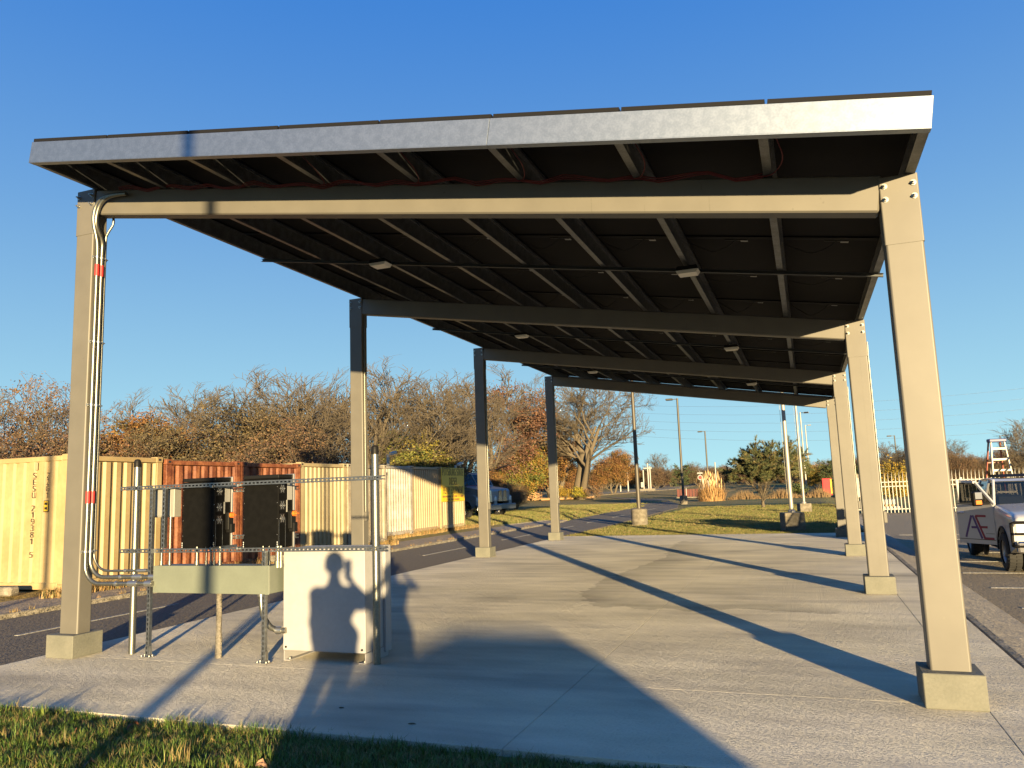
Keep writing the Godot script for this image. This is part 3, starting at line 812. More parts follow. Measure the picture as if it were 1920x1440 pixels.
	var fb := MB.new(); var pth := smooth_path([Vector3(2.44, 0.72, -0.2), Vector3(2.44, 0.60, -0.2), Vector3(2.47, 0.46, -0.2), Vector3(2.55, 0.35, -0.2), Vector3(2.66, 0.31, -0.21), Vector3(2.74, 0.31, -0.22)], 6)
	fb.tube(pth, 0.030, 14); part(fx, "sheath", fb.mesh(), mats["pipe"])
	var fc := MB.new(); fc.cyl(Vector3(2.44, 0.66, -0.2), Vector3(2.44, 0.72, -0.2), 0.042, 14); fc.cyl(Vector3(2.63, 0.31, -0.21), Vector3(2.70, 0.31, -0.215), 0.040, 14)
	part(fx, "fitting", fc.mesh(), mats["bolt"])

	# white cabinet on its channel feet
	var c := thing("transformer_cabinet", "white sheet metal cabinet on feet carrying the shadow of a person", "cabinet", Vector3(3.19, 0, -0.24))
	boxpart(c, "front_panel", Vector3(0, 0.625, -0.011), Vector3(1.0, 1.04, 0.022), mats["cabinet"], 0.006)
	boxpart(c, "housing", Vector3(0.0, 0.62, -0.20), Vector3(0.985, 1.03, 0.352), mats["cabinet"], 0.005)
	boxpart(c, "rear_housing", Vector3(0.005, 0.60, -0.44), Vector3(1.03, 1.10, 0.12), mats["cabinet"], 0.005)
	boxpart(c, "lid", Vector3(0, 1.142, -0.25), Vector3(1.01, 0.014, 0.50), mats["cabinet"], 0.004)
	for s in [-1.0, 1.0]:
		var f := MB.new(); f.box(Vector3(0.492 * s, 0.05, -0.24), Vector3(0.006, 0.10, 0.46)); f.box(Vector3(0.455 * s, 0.004, -0.24), Vector3(0.075, 0.006, 0.46))
		part(c, "foot", f.mesh(), mats["cabinet"])
		var k := MB.new(); k.cyl(Vector3(0.462 * s, 0.14, 0.0), Vector3(0.462 * s, 0.14, 0.006), 0.012, 10)
		part(c, "screw", k.mesh(), mats["black"])
		var bo := MB.new(); bo.cyl(Vector3(0.455 * s, 0.0, -0.06), Vector3(0.455 * s, 0.022, -0.06), 0.013, 6)
		part(c, "anchor_bolt", bo.mesh(), mats["bolt"])

func inverter(x: float, label: String):
	var t := thing("inverter", label, "inverter", Vector3(x, 1.165, -0.20), 0.0, "black inverters on the rack")
	boxpart(t, "case", Vector3(0.23, 0.37, -0.125), Vector3(0.46, 0.74, 0.25), mats["blackpaint"], 0.006)
	boxpart(t, "top_cover", Vector3(0.23, 0.763, -0.125), Vector3(0.462, 0.04, 0.252), mats["black"], 0.005)
	boxpart(t, "mounting_plate", Vector3(0.23, 0.39, -0.262), Vector3(0.49, 0.80, 0.022), mats["silver"], 0.002)
	boxpart(t, "rating_label", Vector3(0.4615, 0.60, -0.195), Vector3(0.003, 0.19, 0.085), mats["whitelabel"], 0.001)
	for i in 3:
		var y: float = [0.63, 0.45, 0.31][i]
		var f := MB.new()
		f.box(Vector3(0.461, y, -0.065), Vector3(0.003, 0.105, 0.095))
		var o := part(t, "fan_grille", f.mesh(), mats["black"])
		var w := MB.new()
		for a in [0.0, PI / 3, -PI / 3]: w.box(Vector3(0.4645, y, -0.065), Vector3(0.003, 0.005, 0.098), Basis(Vector3.RIGHT, a))
		for r in [0.018, 0.034]:
			var ring := []
			for k in 17: ring.append(Vector3(0.465, y + r * cos(TAU * k / 16), -0.065 + r * sin(TAU * k / 16)))
			w.tube(ring, 0.0016, 4, false)
		part(o, "guard_wire", w.mesh(), mats["silver"])
	var strip := MB.new(); strip.box(Vector3(0.462, 0.44, -0.145), Vector3(0.004, 0.13, 0.018)); part(t, "status_strip", strip.mesh(), mats["whitelabel"])
	var seam := MB.new(); seam.box(Vector3(0.4615, 0.15, -0.122), Vector3(0.003, 0.30, 0.004)); seam.box(Vector3(0.4615, 0.15, -0.012), Vector3(0.003, 0.30, 0.004)); part(t, "seam", seam.mesh(), mats["strut"])
	var sb := MB.new(); sb.prism(PackedVector2Array([Vector2(-0.235, 0.22), Vector2(-0.235, 0.28), Vector2(-0.15, 0.36), Vector2(-0.15, 0.42), Vector2(-0.245, 0.42), Vector2(-0.245, 0.22)]), 0.0, 0.05, Transform3D(Basis(Vector3(0, 0, 1), Vector3(0, 1, 0), Vector3(-1, 0, 0)).transposed(), Vector3(0.462, 0, 0)))
	var sw := MB.new(); sw.box(Vector3(0.485, 0.29, -0.205), Vector3(0.05, 0.20, 0.09), Basis(), 0.008); sw.box(Vector3(0.495, 0.21, -0.215), Vector3(0.07, 0.10, 0.07), Basis(), 0.006)
	part(t, "switch_bracket", sw.mesh(), mats["black"])
	var kn := MB.new(); kn.cyl(Vector3(0.51, 0.355, -0.20), Vector3(0.535, 0.355, -0.20), 0.03, 14); kn.box(Vector3(0.55, 0.355, -0.20), Vector3(0.035, 0.012, 0.05), Basis(), 0.003)
	part(t, "switch_knob", kn.mesh(), mats["orange"])
	var hg := MB.new()
	for hx in [0.008, 0.452]:
		for k in 3: hg.cyl(Vector3(hx, 0.01 + 0.022 * k, 0.004), Vector3(hx, 0.024 + 0.022 * k, 0.004), 0.008, 8)
	part(t, "hinge", hg.mesh(), mats["strut"])
	var rv := MB.new()
	for k in 4:
		for hx in [0.012, 0.448]: rv.cyl(Vector3(hx, 0.14 + 0.17 * k, 0.0), Vector3(hx, 0.14 + 0.17 * k, 0.003), 0.004, 6)
	part(t, "rivet", rv.mesh(), mats["silver"])

# trapezoid sheet in the xy plane, length along x from 0, looking to +z
func corrugated(length: float, height: float, pitch: float, depth: float) -> MB:
	var b := MB.new()
	var n := maxi(1, roundi(length / pitch)); var p := length / n
	var prof := []
	for i in n:
		for q in [[0.0, 0.0], [0.30, 0.0], [0.42, -1.0], [0.72, -1.0], [0.90, 0.0]]:
			if q[0] == 0.90: prof.append(Vector2((i + 0.86) * p, 0.0))
			else: prof.append(Vector2((i + q[0]) * p, q[1] * depth))
	prof.append(Vector2(length, 0.0))
	for i in prof.size() - 1:
		var a: Vector2 = prof[i]; var d: Vector2 = prof[i + 1]
		b.face(Vector3(a.x, 0, a.y), Vector3(d.x, 0, d.y), Vector3(d.x, height, d.y), Vector3(a.x, height, a.y), Vector3(a.y - d.y, 0, d.x - a.x))
	return b

# stands with the middle of its end wall at the origin, end wall looking to +x, long side to +z and -z
func container(label: String, x: float, z0: float, z1: float, m: Material, y := 0.1, turn := 0.0, pitch := 0.27) -> Node3D:
	var W := z0 - z1; var H := 2.591; var L := 6.06
	var t := thing("shipping_container", label, "container", Vector3(x, y, (z0 + z1) / 2), turn, "shipping containers beside the drive")
	var sheet := corrugated(W - 0.30, H - 0.30, pitch, 0.045).mesh()
	part(t, "end_wall", sheet, m, Transform3D(Basis(Vector3.UP, PI / 2), Vector3(-0.012, 0.16, W / 2 - 0.15)))
	part(t, "rear_wall", corrugated(W - 0.30, H - 0.30, pitch, 0.045).mesh(), m, Transform3D(Basis(Vector3.UP, -PI / 2), Vector3(-L + 0.012, 0.16, -W / 2 + 0.15)))
	var side := corrugated(L - 0.30, H - 0.26, 0.278, 0.036).mesh()
	part(t, "side_wall", side, m, Transform3D(Basis(), Vector3(-L + 0.15, 0.15, W / 2 - 0.012)))
	part(t, "side_wall", side, m, Transform3D(Basis(Vector3.UP, PI), Vector3(-0.15, 0.15, -W / 2 + 0.012)))
	for sx in [0.0, -1.0]:
		for sz in [-1.0, 1.0]:
			var px: float = -0.08 + sx * (L - 0.16)
			boxpart(t, "corner_post", Vector3(px, H / 2, sz * (W / 2 - 0.08)), Vector3(0.155, H - 0.24, 0.155), m, 0.01)
			for yy in [0.06, H - 0.06]:
				var c := boxpart(t, "corner_casting", Vector3(px, yy, sz * (W / 2 - 0.085)), Vector3(0.17, 0.118, 0.18), m, 0.008)
				if sx == 0.0:
					var h := MB.new(); h.box(Vector3(0.086, 0, 0), Vector3(0.004, 0.05, 0.075), Basis(), 0.0)
					part(c, "slot", h.mesh(), mats["ink"])
	for yy in [0.09, H - 0.075]:
		var hh := 0.13 if yy < 1.0 else 0.10
		boxpart(t, "end_rail", Vector3(-0.055, yy, 0), Vector3(0.10, hh, W - 0.33), m, 0.008)
		for sz in [-1.0, 1.0]: boxpart(t, "side_rail", Vector3(-L / 2, yy, sz * (W / 2 - 0.045)), Vector3(L - 0.34, hh, 0.08), m, 0.008)
	boxpart(t, "roof", Vector3(-L / 2, H - 0.045, 0), Vector3(L - 0.1, 0.02, W - 0.1), m, 0.0)
	boxpart(t, "floor", Vector3(-L / 2, 0.10, 0), Vector3(L - 0.2, 0.03, W - 0.2), mats["rust_iron"], 0.0)
	return t

func make_containers():
	var a := container("sand yellow container with vertical black lettering at the left edge", -5.3, -4.16, -6.58, mats["yellow_paint"], 0.1, 0.03)
	# lettering reads downwards on the long side
	var stack := func(s: String, x: float, y: float, size: float, called: String, step: float):
		for i in s.length():
			if s[i] == " ": continue
			part(a, called, text_mesh(s[i], size, 0.003), mats["ink"], Transform3D(Basis(), Vector3(x, y - i * step, 1.2105)))
	stack.call("SESU 219381 5", -0.86, 2.20, 0.155, "serial_letter", 0.1265)
	stack.call("22G1", -0.50, 2.19, 0.155, "type_letter", 0.1265)
	boxpart(a, "height_label", Vector3(-0.52, 1.60, 1.205), Vector3(0.13, 0.22, 0.008), mats["ink"], 0.001)
	boxpart(a, "height_label_face", Vector3(-0.52, 1.60, 1.2075), Vector3(0.105, 0.19, 0.007), mats["signyellow"], 0.001)
	for q in [[1.65, 0.08], [1.56, 0.07]]: boxpart(a, "height_mark", Vector3(-0.52, q[0], 1.2105), Vector3(q[1], 0.045, 0.005), mats["ink"], 0.0)
	boxpart(a, "lashing_plate", Vector3(-0.83, 2.38, 1.198), Vector3(0.07, 0.15, 0.014), mats["ochre_paint"], 0.004)
	container("rust red container beside the sand yellow numbered one", -5.3, -6.66, -9.08, mats["rust_paint"], 0.06)
	container("rust red container next to the ribbed pale yellow one", -5.25, -9.12, -11.5, mats["rust_paint"], 0.05)
	container("ribbed pale yellow container with rust runs right of the red pair", -5.3, -11.56, -13.9, mats["gold_paint"], 0.1, 0.0, 0.2)
	container("cream container half hidden by the second canopy column", -5.3, -13.98, -16.35, mats["pale_paint"], 0.1, 0.0, 0.2)
	container("weathered white container cut by the canopy's slanting shadow", -6.3, -17.66, -20.06, mats["white_paint"], 0.18, 0.0, 0.19)
	container("ochre container between the weathered white one and the signed one", -6.35, -20.12, -22.5, mats["ochre_paint"], 0.18, 0.0, 0.19)
	container("golden end container carrying the yellow heavy equipment sign", -6.3, -22.56, -24.96, mats["gold_paint"], 0.18, 0.0, 0.2)
	# sign board
	var s := thing("yellow_sign", "yellow sign with black capitals on the last container's end wall", "sign", Vector3(-6.27, 2.03, -23.66), PI / 2)
	boxpart(s, "board", Vector3(0, 0, 0.02), Vector3(2.28, 1.42, 0.02), mats["signyellow"], 0.003)
	for r in [["PITTSBURG STATE", 0.53, 2.12], ["DIESEL", 0.14, 0.82], ["HEAVY EQUIPMENT", -0.24, 2.02]]:
		var tm := text_mesh(r[0], 0.42, 0.006)
		var wd := tm.get_aabb().size.x
		part(s, "lettering", tm, mats["ink"], Transform3D(Basis().scaled(Vector3(r[2] / wd, 1, 1)), Vector3(0, r[1], 0.034)))
	# the two small lines are too worn to read: rows of dark strokes
	var fine := MB.new()
	for row in [[-0.50, -1.05, 1.05], [-0.63, -0.55, 0.62]]:
		var x: float = row[1]
		while x < row[2]:
			var wd := rng.randf_range(0.025, 0.05)
			fine.box(Vector3(x, row[0], 0.032), Vector3(wd, rng.randf_range(0.06, 0.085), 0.004)); x += wd + (0.10 if rng.randf() < 0.16 else 0.022)
	part(s, "small_print", fine.mesh(), mats["rust_iron"])
	for c in [[-6.35, -18.3, "small white security camera on a stub mast above the white container", 0.4], [-6.4, -24.3, "small white security camera on the roof of the signed container", 0.12]]:
		var k := thing("security_camera", c[2], "camera", Vector3(c[0], 2.76, c[1]))
		var p := MB.new(); p.cyl(Vector3.ZERO, Vector3(0, c[3], 0), 0.055, 10); part(k, "mast", p.mesh(), mats["fencewhite"])
		var h := MB.new(); h.box(Vector3(0.12, c[3] + 0.05, -0.16), Vector3(0.12, 0.11, 0.42), Basis(Vector3.RIGHT, 0.2), 0.02); part(k, "camera_head", h.mesh(), mats["fencewhite"])

func lamp_post(label: String, at: Vector3, h: float, m: Material, heads: Array, r := 0.075, base_h := 0.6, base_r := 0.3, group := "lamp posts") -> Node3D:
	var t := thing("lamp_post", label, "lamp post", at, 0.0, group)
	if base_h > 0.0:
		var b := MB.new(); b.lathe([Vector2(base_r, -0.2), Vector2(base_r, base_h - 0.03), Vector2(base_r - 0.03, base_h), Vector2(0, base_h)], Vector3.ZERO, 24)
		part(t, "base", b.mesh(), mats["polebase"])
	var p := MB.new(); p.tube([Vector3(0, base_h, 0), Vector3(0, h, 0)], [r, r * 0.72], 12)
	p.box(Vector3(0, base_h + 0.012, 0), Vector3(r * 3.6, 0.024, r * 3.6))
	part(t, "pole", p.mesh(), m)
	for q in heads:
		var a := MB.new(); a.box(Vector3(q * 0.22, h - 0.06, 0), Vector3(0.5, 0.06, 0.06)); part(t, "arm", a.mesh(), m)
		var d := MB.new(); d.box(Vector3(q * 0.72, h - 0.06, 0), Vector3(0.62, 0.16, 0.4), Basis(), 0.03); part(t, "lamp_head", d.mesh(), m)
	return t

func make_poles():
	var near := lamp_post("dark lamp post on a round concrete base at the slab's far edge", Vector3(0.9, -0.06, -27.8), 8.8, mats["darkpole"], [-1.0], 0.095, 0.74, 0.36)
	lamp_post("tall bronze lamp post rising beside the bend of the drive", Vector3(-2.4, -0.06, -63.7), 9.5, mats["darkpole"], [-1.0], 0.12, 0.75, 0.34)
	lamp_post("distant lamp post standing behind the dry plume grass", Vector3(-5.2, gh(-5.2, -107.5), -107.5), 9.1, mats["darkpole"], [-1.0], 0.13, 0.6, 0.3)
	lamp_post("dark lamp post behind the pine and the nearest white pole", Vector3(6.0, gh(6.0, -103.0), -103.2), 7.7, mats["darkpole"], [], 0.12, 0.5, 0.3)
	lamp_post("slim white lamp post with twin heads, nearer of the white pair", Vector3(7.9, 0.0, -99.7), 10.4, mats["whitepole"], [1.0, 1.02], 0.11, 0.7, 0.35)
	lamp_post("slim white lamp post farther down the row of white poles", Vector3(8.55, 0.5, -147.7), 11.4, mats["whitepole"], [1.0], 0.13, 0.7, 0.35)
	lamp_post("lamp post seen between the two nearest right columns above the white fence", Vector3(20.7, 0.0, -120.6), 7.8, mats["darkpole"], [-1.0], 0.11, 0.4, 0.3)
	lamp_post("tiny far lamp post above the stepladder", Vector3(50.3, 0.9, -198.9), 9.4, mats["darkpole"], [1.0], 0.16, 0.4, 0.3)
	for s in [[7.41, -22.4, 0.68, 0.66, "white flagpole on a square dark concrete block beside the lawn's near edge", 10.0], [7.75, -39.3, 0.62, 0.5, "white flagpole on a block farther across the lawn, beyond the nearest one", 11.0]]:
		var t := thing("flagpole", s[4], "flagpole", Vector3(s[0], -0.08, s[1]), 0.0, "white flagpoles on the lawn")
		boxpart(t, "block", Vector3(0, s[3] / 2, 0), Vector3(s[2], s[3], s[2]), mats["polebase"], 0.02, Basis(Vector3.UP, 0.3))
		var p := MB.new(); p.tube([Vector3(0, s[3], 0), Vector3(0, 3.0, 0), Vector3(0, s[5], 0)], [0.075, 0.07, 0.045], 14); p.lathe([Vector2(0.13, 0), Vector2(0.12, 0.06), Vector2(0.08, 0.10)], Vector3(0, s[3], 0), 14)
		part(t, "pole", p.mesh(), mats["whitepole"])
		var r := MB.new(); r.tube([Vector3(-0.10, 1.3, 0.02), Vector3(-0.12, 4.5, 0.02), Vector3(-0.09, s[5] - 0.1, 0.02)], 0.006, 5); part(t, "halyard", r.mesh(), mats["whitepole"])

func make_lot():
	# old kerb strip, sloping apron and the lower parking lot
	var k := MB.new(); k.box(Vector3(9.69, -0.10, -12.0), Vector3(0.11, 0.19, 30.0), Basis(), 0.02)
	struct("kerb", k.mesh(), mats["oldconcrete"])
	var a := MB.new(); a.prism(PackedVector2Array([Vector2(9.748, -0.06), Vector2(10.62, -0.385), Vector2(10.62, -0.6), Vector2(9.748, -0.6)]), -44.0, 22.0)
	struct("apron", a.mesh(), mats["apron"])
	var l := MB.new(); l.box(Vector3(30.6, -0.5, -11.0), Vector3(40.0, 0.2, 66.0))
	struct("parking_lot", l.mesh(), mats["oldasphalt"])
	var w := MB.new()
	for i in 9: w.box(Vector3(13.4, -0.397, -5.2 - 2.45 * i + 0.1), Vector3(4.9 if i != 2 else 4.8, 0.008, 0.10))
	struct("parking_lines", w.mesh(), mats["paintline"])
	# white palisade fence: rails, posts and pointed pales
	var t := thing("palisade_fence", "white palisade fence with curved pointed pales beyond the parking lot", "fence", Vector3(10.6, -0.4, -43.3))
	for y in [0.25, 1.55, 1.80]: boxpart(t, "rail", Vector3(6.5, y, 0), Vector3(13.2, 0.06, 0.04), mats["fencewhite"], 0.005)
	var pale := MB.new(); pale.box(Vector3(0, 0.98, 0), Vector3(0.045, 1.88, 0.03)); pale.tube([Vector3(0, 1.9, 0), Vector3(0, 2.15, 0.03), Vector3(0, 2.38, 0.16)], [0.024, 0.02, 0.004], 6)
	var pm := pale.mesh()
	for i in 68: part(t, "pale", pm, mats["fencewhite"], Transform3D(Basis(), Vector3(0.08 + 0.193 * i, 0, 0.036)))
	for i in 6: boxpart(t, "post", Vector3(0.85 + 2.35 * i, 0.97, -0.06), Vector3(0.11, 1.94, 0.11), mats["fencewhite"], 0.01)
	for i in 3:
		var v := thing("storage_skid", ["low white stacked material seen through the fence, leftmost", "low white stacked material seen through the fence, middle", "low white stacked material seen through the fence behind the pickup"][i], "material stack", Vector3(11.9 + 2.7 * i, -0.4, -45.0), 0.1 * i, "white stacks behind the fence")
		boxpart(v, "upper_slab", Vector3(0, 0.62, 0), Vector3(1.9, 0.3, 0.8), mats["fencewhite"], 0.02); boxpart(v, "lower_slab", Vector3(0.1, 0.24, 0), Vector3(2.1, 0.26, 0.9), mats["fencewhite"], 0.02); boxpart(v, "bearer", Vector3(0, 0.42, 0), Vector3(1.6, 0.1, 0.7), mats["wood"], 0.01)
	stepladder(); leaning_ladder()

func stepladder():
	var t := thing("stepladder", "tall fibreglass stepladder with dark cap standing behind the white pickup", "ladder", Vector3(13.25, -0.4, -19.2), 0.12)
	var H := 3.05
	for s in [-1.0, 1.0]:
		var b := MB.new(); var a0 := Vector3(0.40 * s, 0, 0.35); var a1 := Vector3(0.17 * s, H - 0.05, 0.0)
		var d := (a1 - a0); var bs := Basis(Quaternion(Vector3.UP, d.normalized()))
		b.box((a0 + a1) / 2, Vector3(0.03, d.length(), 0.08), bs, 0.003); part(t, "front_rail", b.mesh(), mats["ladder"])
		var c := MB.new(); a0 = Vector3(0.38 * s - 0.05, 0, -0.85); a1 = Vector3(0.15 * s - 0.05, H - 0.06, -0.10); d = a1 - a0; bs = Basis(Quaternion(Vector3.UP, d.normalized()))
		c.box((a0 + a1) / 2, Vector3(0.03, d.length(), 0.07), bs, 0.003); part(t, "rear_rail", c.mesh(), mats["ladderred"])
	for i in 9:
		var y := 0.31 * (i + 1); var f := y / H
		boxpart(t, "step", Vector3(0, y, 0.35 * (1 - f) - 0.01), Vector3(2.0 * lerpf(0.39, 0.17, f), 0.06, 0.09), mats["ladder"], 0.004)
	for i in 4:
		var y := 0.6 * (i + 1); var f := y / H
		boxpart(t, "rear_brace", Vector3(-0.05, y, -0.85 + 0.75 * f), Vector3(2.0 * lerpf(0.37, 0.15, f), 0.03, 0.03), mats["ladderred"], 0.003)
	boxpart(t, "cap", Vector3(0, H - 0.02, -0.04), Vector3(0.46, 0.10, 0.26), mats["ladderblue"], 0.02)

func leaning_ladder():
	var t := thing("extension_ladder", "orange and blue extension ladder slanting up right of the stepladder", "ladder", Vector3(13.05, 0.57, -17.0))
	var a0 := Vector3(0.0, 0, 0); var a1 := Vector3(1.75, 2.0, -0.2)
	for s in [0.0, 0.4]:
		var b := MB.new(); var o := Vector3(0, 0, -s); var d := a1 - a0
		b.box((a0 + a1) / 2 + o, Vector3(0.03, d.length(), 0.085), Basis(Quaternion(Vector3.UP, d.normalized())), 0.003); part(t, "rail", b.mesh(), mats["ladderred"] if s > 0.1 else mats["ladderblue"])
	for i in 6:
		var c := MB.new(); var p := a0.lerp(a1, 0.1 + 0.16 * i); c.cyl(p, p + Vector3(0, 0, -0.4), 0.016, 8); part(t, "rung", c.mesh(), mats["ladder"])

func wheel(parent: Node, at: Vector3, r: float, w: float, rim: Material, axis_turn := 0.0):
	var xf := Transform3D(Basis(Vector3.UP, axis_turn) * Basis(Vector3(0, 0, 1), PI / 2), at)
	var b := MB.new()
	b.lathe([Vector2(r * 0.62, -w / 2), Vector2(r * 0.90, -w / 2), Vector2(r * 0.985, -w * 0.36), Vector2(r, -w * 0.2), Vector2(r, w * 0.2), Vector2(r * 0.985, w * 0.36), Vector2(r * 0.90, w / 2), Vector2(r * 0.62, w / 2)], Vector3.ZERO, 28)
	for k in 32:
		var a := TAU * k / 32
		for s in [-1.0, 1.0]: b.box(Vector3(cos(a) * r, s * w * 0.24, sin(a) * r), Vector3(0.02, w * 0.34, r * 0.11), Basis(Vector3.UP, -a), 0.0)
	var o := part(parent, "tyre", b.mesh(), mats["rubber"], xf)
	var c := MB.new()
	c.lathe([Vector2(r * 0.63, -w * 0.42), Vector2(r * 0.55, -w * 0.36), Vector2(r * 0.50, -w * 0.1), Vector2(r * 0.50, w * 0.1), Vector2(r * 0.55, w * 0.36), Vector2(r * 0.63, w * 0.42)], Vector3.ZERO, 24)
	for k in 6:
		var a := TAU * k / 6
		for s in [-1.0, 1.0]: c.box(Vector3(cos(a) * r * 0.32, s * w * 0.26, sin(a) * r * 0.32), Vector3(r * 0.52, w * 0.10, r * 0.15), Basis(Vector3.UP, -a), 0.01)
	c.cyl(Vector3(0, -w * 0.36, 0), Vector3(0, w * 0.36, 0), r * 0.15, 14)
	part(o, "rim", c.mesh(), rim)

func arch(cx: float, y: float, r: float, n := 9, flip := false) -> Array:
	var out := []
	for k in n + 1:
		var a := PI * k / n
		out.append(Vector2(cx + r * cos(a) * (1.0 if flip else -1.0), y + r * sin(a)))
	return out

# nose to +x in its own axes, right side at +z
func loft(b: MB, st: Array, y0: float):
	# rounded hood sections [x, top, half width, corner radius] above y0
	var rows := []
	for q in st:
		var row := []
		var x: float = q[0]; var y: float = q[1]; var w: float = q[2]; var r: float = minf(q[3], maxf(0.001, y - y0))
		row.append(Vector3(x, y0, -w)); 
		for k in 6:
			var a := PI / 2 * k / 5.0
			row.append(Vector3(x, y - r + r * sin(a), -w + r - r * cos(a)))
		row.append(Vector3(x, y + 0.03 * (1.0 if x < 0.9 else 0.3), 0))
		for k in 6:
			var a := PI / 2 * (5 - k) / 5.0
			row.append(Vector3(x, y - r + r * sin(a), w - r + r * cos(a)))
		row.append(Vector3(x, y0, w))
		rows.append(row)
	var base := b.v.size(); var n: int = rows[0].size()
	for i in rows.size():
		for j in n:
			var du: Vector3 = rows[mini(i + 1, rows.size() - 1)][j] - rows[maxi(i - 1, 0)][j]
			var dv: Vector3 = rows[i][mini(j + 1, n - 1)] - rows[i][maxi(j - 1, 0)]
			var nn := dv.cross(du).normalized()
			if nn.dot(rows[i][j] - Vector3(rows[i][j].x - 0.3, 0.9, 0)) < 0.0: nn = -nn
			b.vert(rows[i][j], nn)
	for i in rows.size() - 1:
		for j in n - 1:
			var a := base + i * n + j
			var fn: Vector3 = (b.v[a + n + 1] - b.v[a]).cross(b.v[a + 1] - b.v[a])
			if fn.dot(b.n[a]) >= 0.0: b.ix.append_array([a, a + 1, a + n + 1, a, a + n + 1, a + n])
			else: b.ix.append_array([a, a + n + 1, a + 1, a, a + n, a + n + 1])

func pickup():
	var t := thing("pickup_truck", "white crew cab pickup with an open front door lettered AE", "pickup", Vector3(12.83, -0.4, -12.85), -PI / 2)
	var W := 0.97
	# own axes: x forward (0 = front axle), z to the vehicle's right
	var low := [Vector2(0.98, 0.55), Vector2(1.0, 1.02), Vector2(0.9, 1.18), Vector2(-0.1, 1.34), Vector2(-0.62, 1.42), Vector2(-2.75, 1.42), Vector2(-2.80, 1.38), Vector2(-2.80, 0.52)]
	var body := PackedVector2Array()
	body.append_array([Vector2(0.98, 0.55), Vector2(1.0, 1.02), Vector2(0.88, 1.20), Vector2(-0.1, 1.33), Vector2(-0.62, 1.40), Vector2(-0.62, 0.50)])
	body.append_array([Vector2(-0.52, 0.46)]); body.append_array(arch(0.0, 0.42, 0.50))
	var lower := PackedVector2Array([Vector2(0.98, 0.55), Vector2(1.0, 0.99), Vector2(-0.62, 0.99), Vector2(-0.62, 0.50), Vector2(-0.52, 0.46)]); lower.append_array(arch(0.0, 0.42, 0.50))
	var b := MB.new(); b.prism(lower, -W, W); part(t, "front_body", b.mesh(), mats["truckwhite"])
	# hood and upper fenders as one rounded skin
	b = MB.new(); loft(b, [[1.0, 1.0, 0.90, 0.02], [0.985, 1.10, 0.91, 0.06], [0.93, 1.18, 0.93, 0.10], [0.75, 1.235, 0.955, 0.13], [0.3, 1.29, 0.968, 0.15], [-0.2, 1.34, 0.97, 0.15], [-0.66, 1.39, 0.97, 0.13]], 0.985); part(t, "hood", b.mesh(), mats["truckwhite"])
	for s in [-1.0, 1.0]:
		for x in [0.0, -3.83]:
			var fl := []
			for q in arch(x, 0.42, 0.515, 14): fl.append(Vector3(q.x, q.y, s * (W + 0.004)))
			b = MB.new(); b.tube(fl, 0.022, 6); part(t, "fender_flare", b.mesh(), mats["black"])
			b = MB.new(); b.cyl(Vector3(x, 0.47, s * 0.62), Vector3(x, 0.47, s * 0.66), 0.47, 20); part(t, "wheel_well", b.mesh(), mats["black"])
		boxpart(t, "rocker_panel", Vector3(-1.7, 0.47, s * 0.93), Vector3(2.1, 0.08, 0.08), mats["black"], 0.02)
	var cab := PackedVector2Array([Vector2(-0.60, 0.46), Vector2(-0.60, 0.60), Vector2(-1.6, 0.60), Vector2(-1.6, 1.40), Vector2(-2.75, 1.40), Vector2(-2.75, 0.46)])
	b = MB.new(); b.prism(cab, W - 0.05, W); part(t, "rear_door", b.mesh(), mats["truckwhite"])
	b = MB.new(); b.prism(PackedVector2Array([Vector2(-0.60, 0.46), Vector2(-0.60, 1.40), Vector2(-2.75, 1.40), Vector2(-2.75, 0.46)]), -W, -W + 0.05); part(t, "left_doors", b.mesh(), mats["truckwhite"])
	boxpart(t, "floor", Vector3(-1.68, 0.55, 0), Vector3(2.14, 0.1, 1.85), mats["black"], 0.0)
	boxpart(t, "dashboard", Vector3(-0.72, 1.1, 0), Vector3(0.25, 0.5, 1.75), mats["black"], 0.03)
	for q in [[-1.45, 0.42], [-1.45, -0.42], [-2.4, 0.42], [-2.4, -0.42]]:
		var s := MB.new(); s.box(Vector3(q[0] + 0.1, 0.85, q[1]), Vector3(0.55, 0.2, 0.6), Basis(), 0.05); s.box(Vector3(q[0] - 0.18, 1.2, q[1]), Vector3(0.18, 0.75, 0.56), Basis(Vector3(0, 0, 1), 0.15), 0.05); part(t, "seat", s.mesh(), mats["jacket"])
	var bed := PackedVector2Array([Vector2(-2.78, 0.50), Vector2(-2.78, 1.38), Vector2(-5.05, 1.38), Vector2(-5.08, 0.62), Vector2(-4.40, 0.55)])
	bed.append_array(arch(-3.83, 0.42, 0.50, 9, false).map(func(p): return p) if false else [])
	var bp := PackedVector2Array([Vector2(-2.78, 0.50), Vector2(-2.78, 1.38), Vector2(-5.05, 1.38), Vector2(-5.08, 0.62), Vector2(-4.35, 0.50)])
	for k in 10:
		var a := PI - PI * k / 9.0
		bp.append(Vector2(-3.83 + 0.50 * cos(a), 0.42 + 0.50 * sin(a)))
	b = MB.new(); b.prism(bp, W - 0.06, W); b.prism(bp, -W, -W + 0.06); part(t, "bed_side", b.mesh(), mats["truckwhite"])
	boxpart(t, "bed_floor", Vector3(-3.9, 0.92, 0), Vector3(2.2, 0.06, 1.85), mats["black"], 0.0)
	boxpart(t, "tailgate", Vector3(-5.05, 1.0, 0), Vector3(0.05, 0.72, 1.84), mats["truckwhite"], 0.01)
	boxpart(t, "cab_back", Vector3(-2.74, 1.0, 0), Vector3(0.04, 0.84, 1.84), mats["truckwhite"], 0.0)
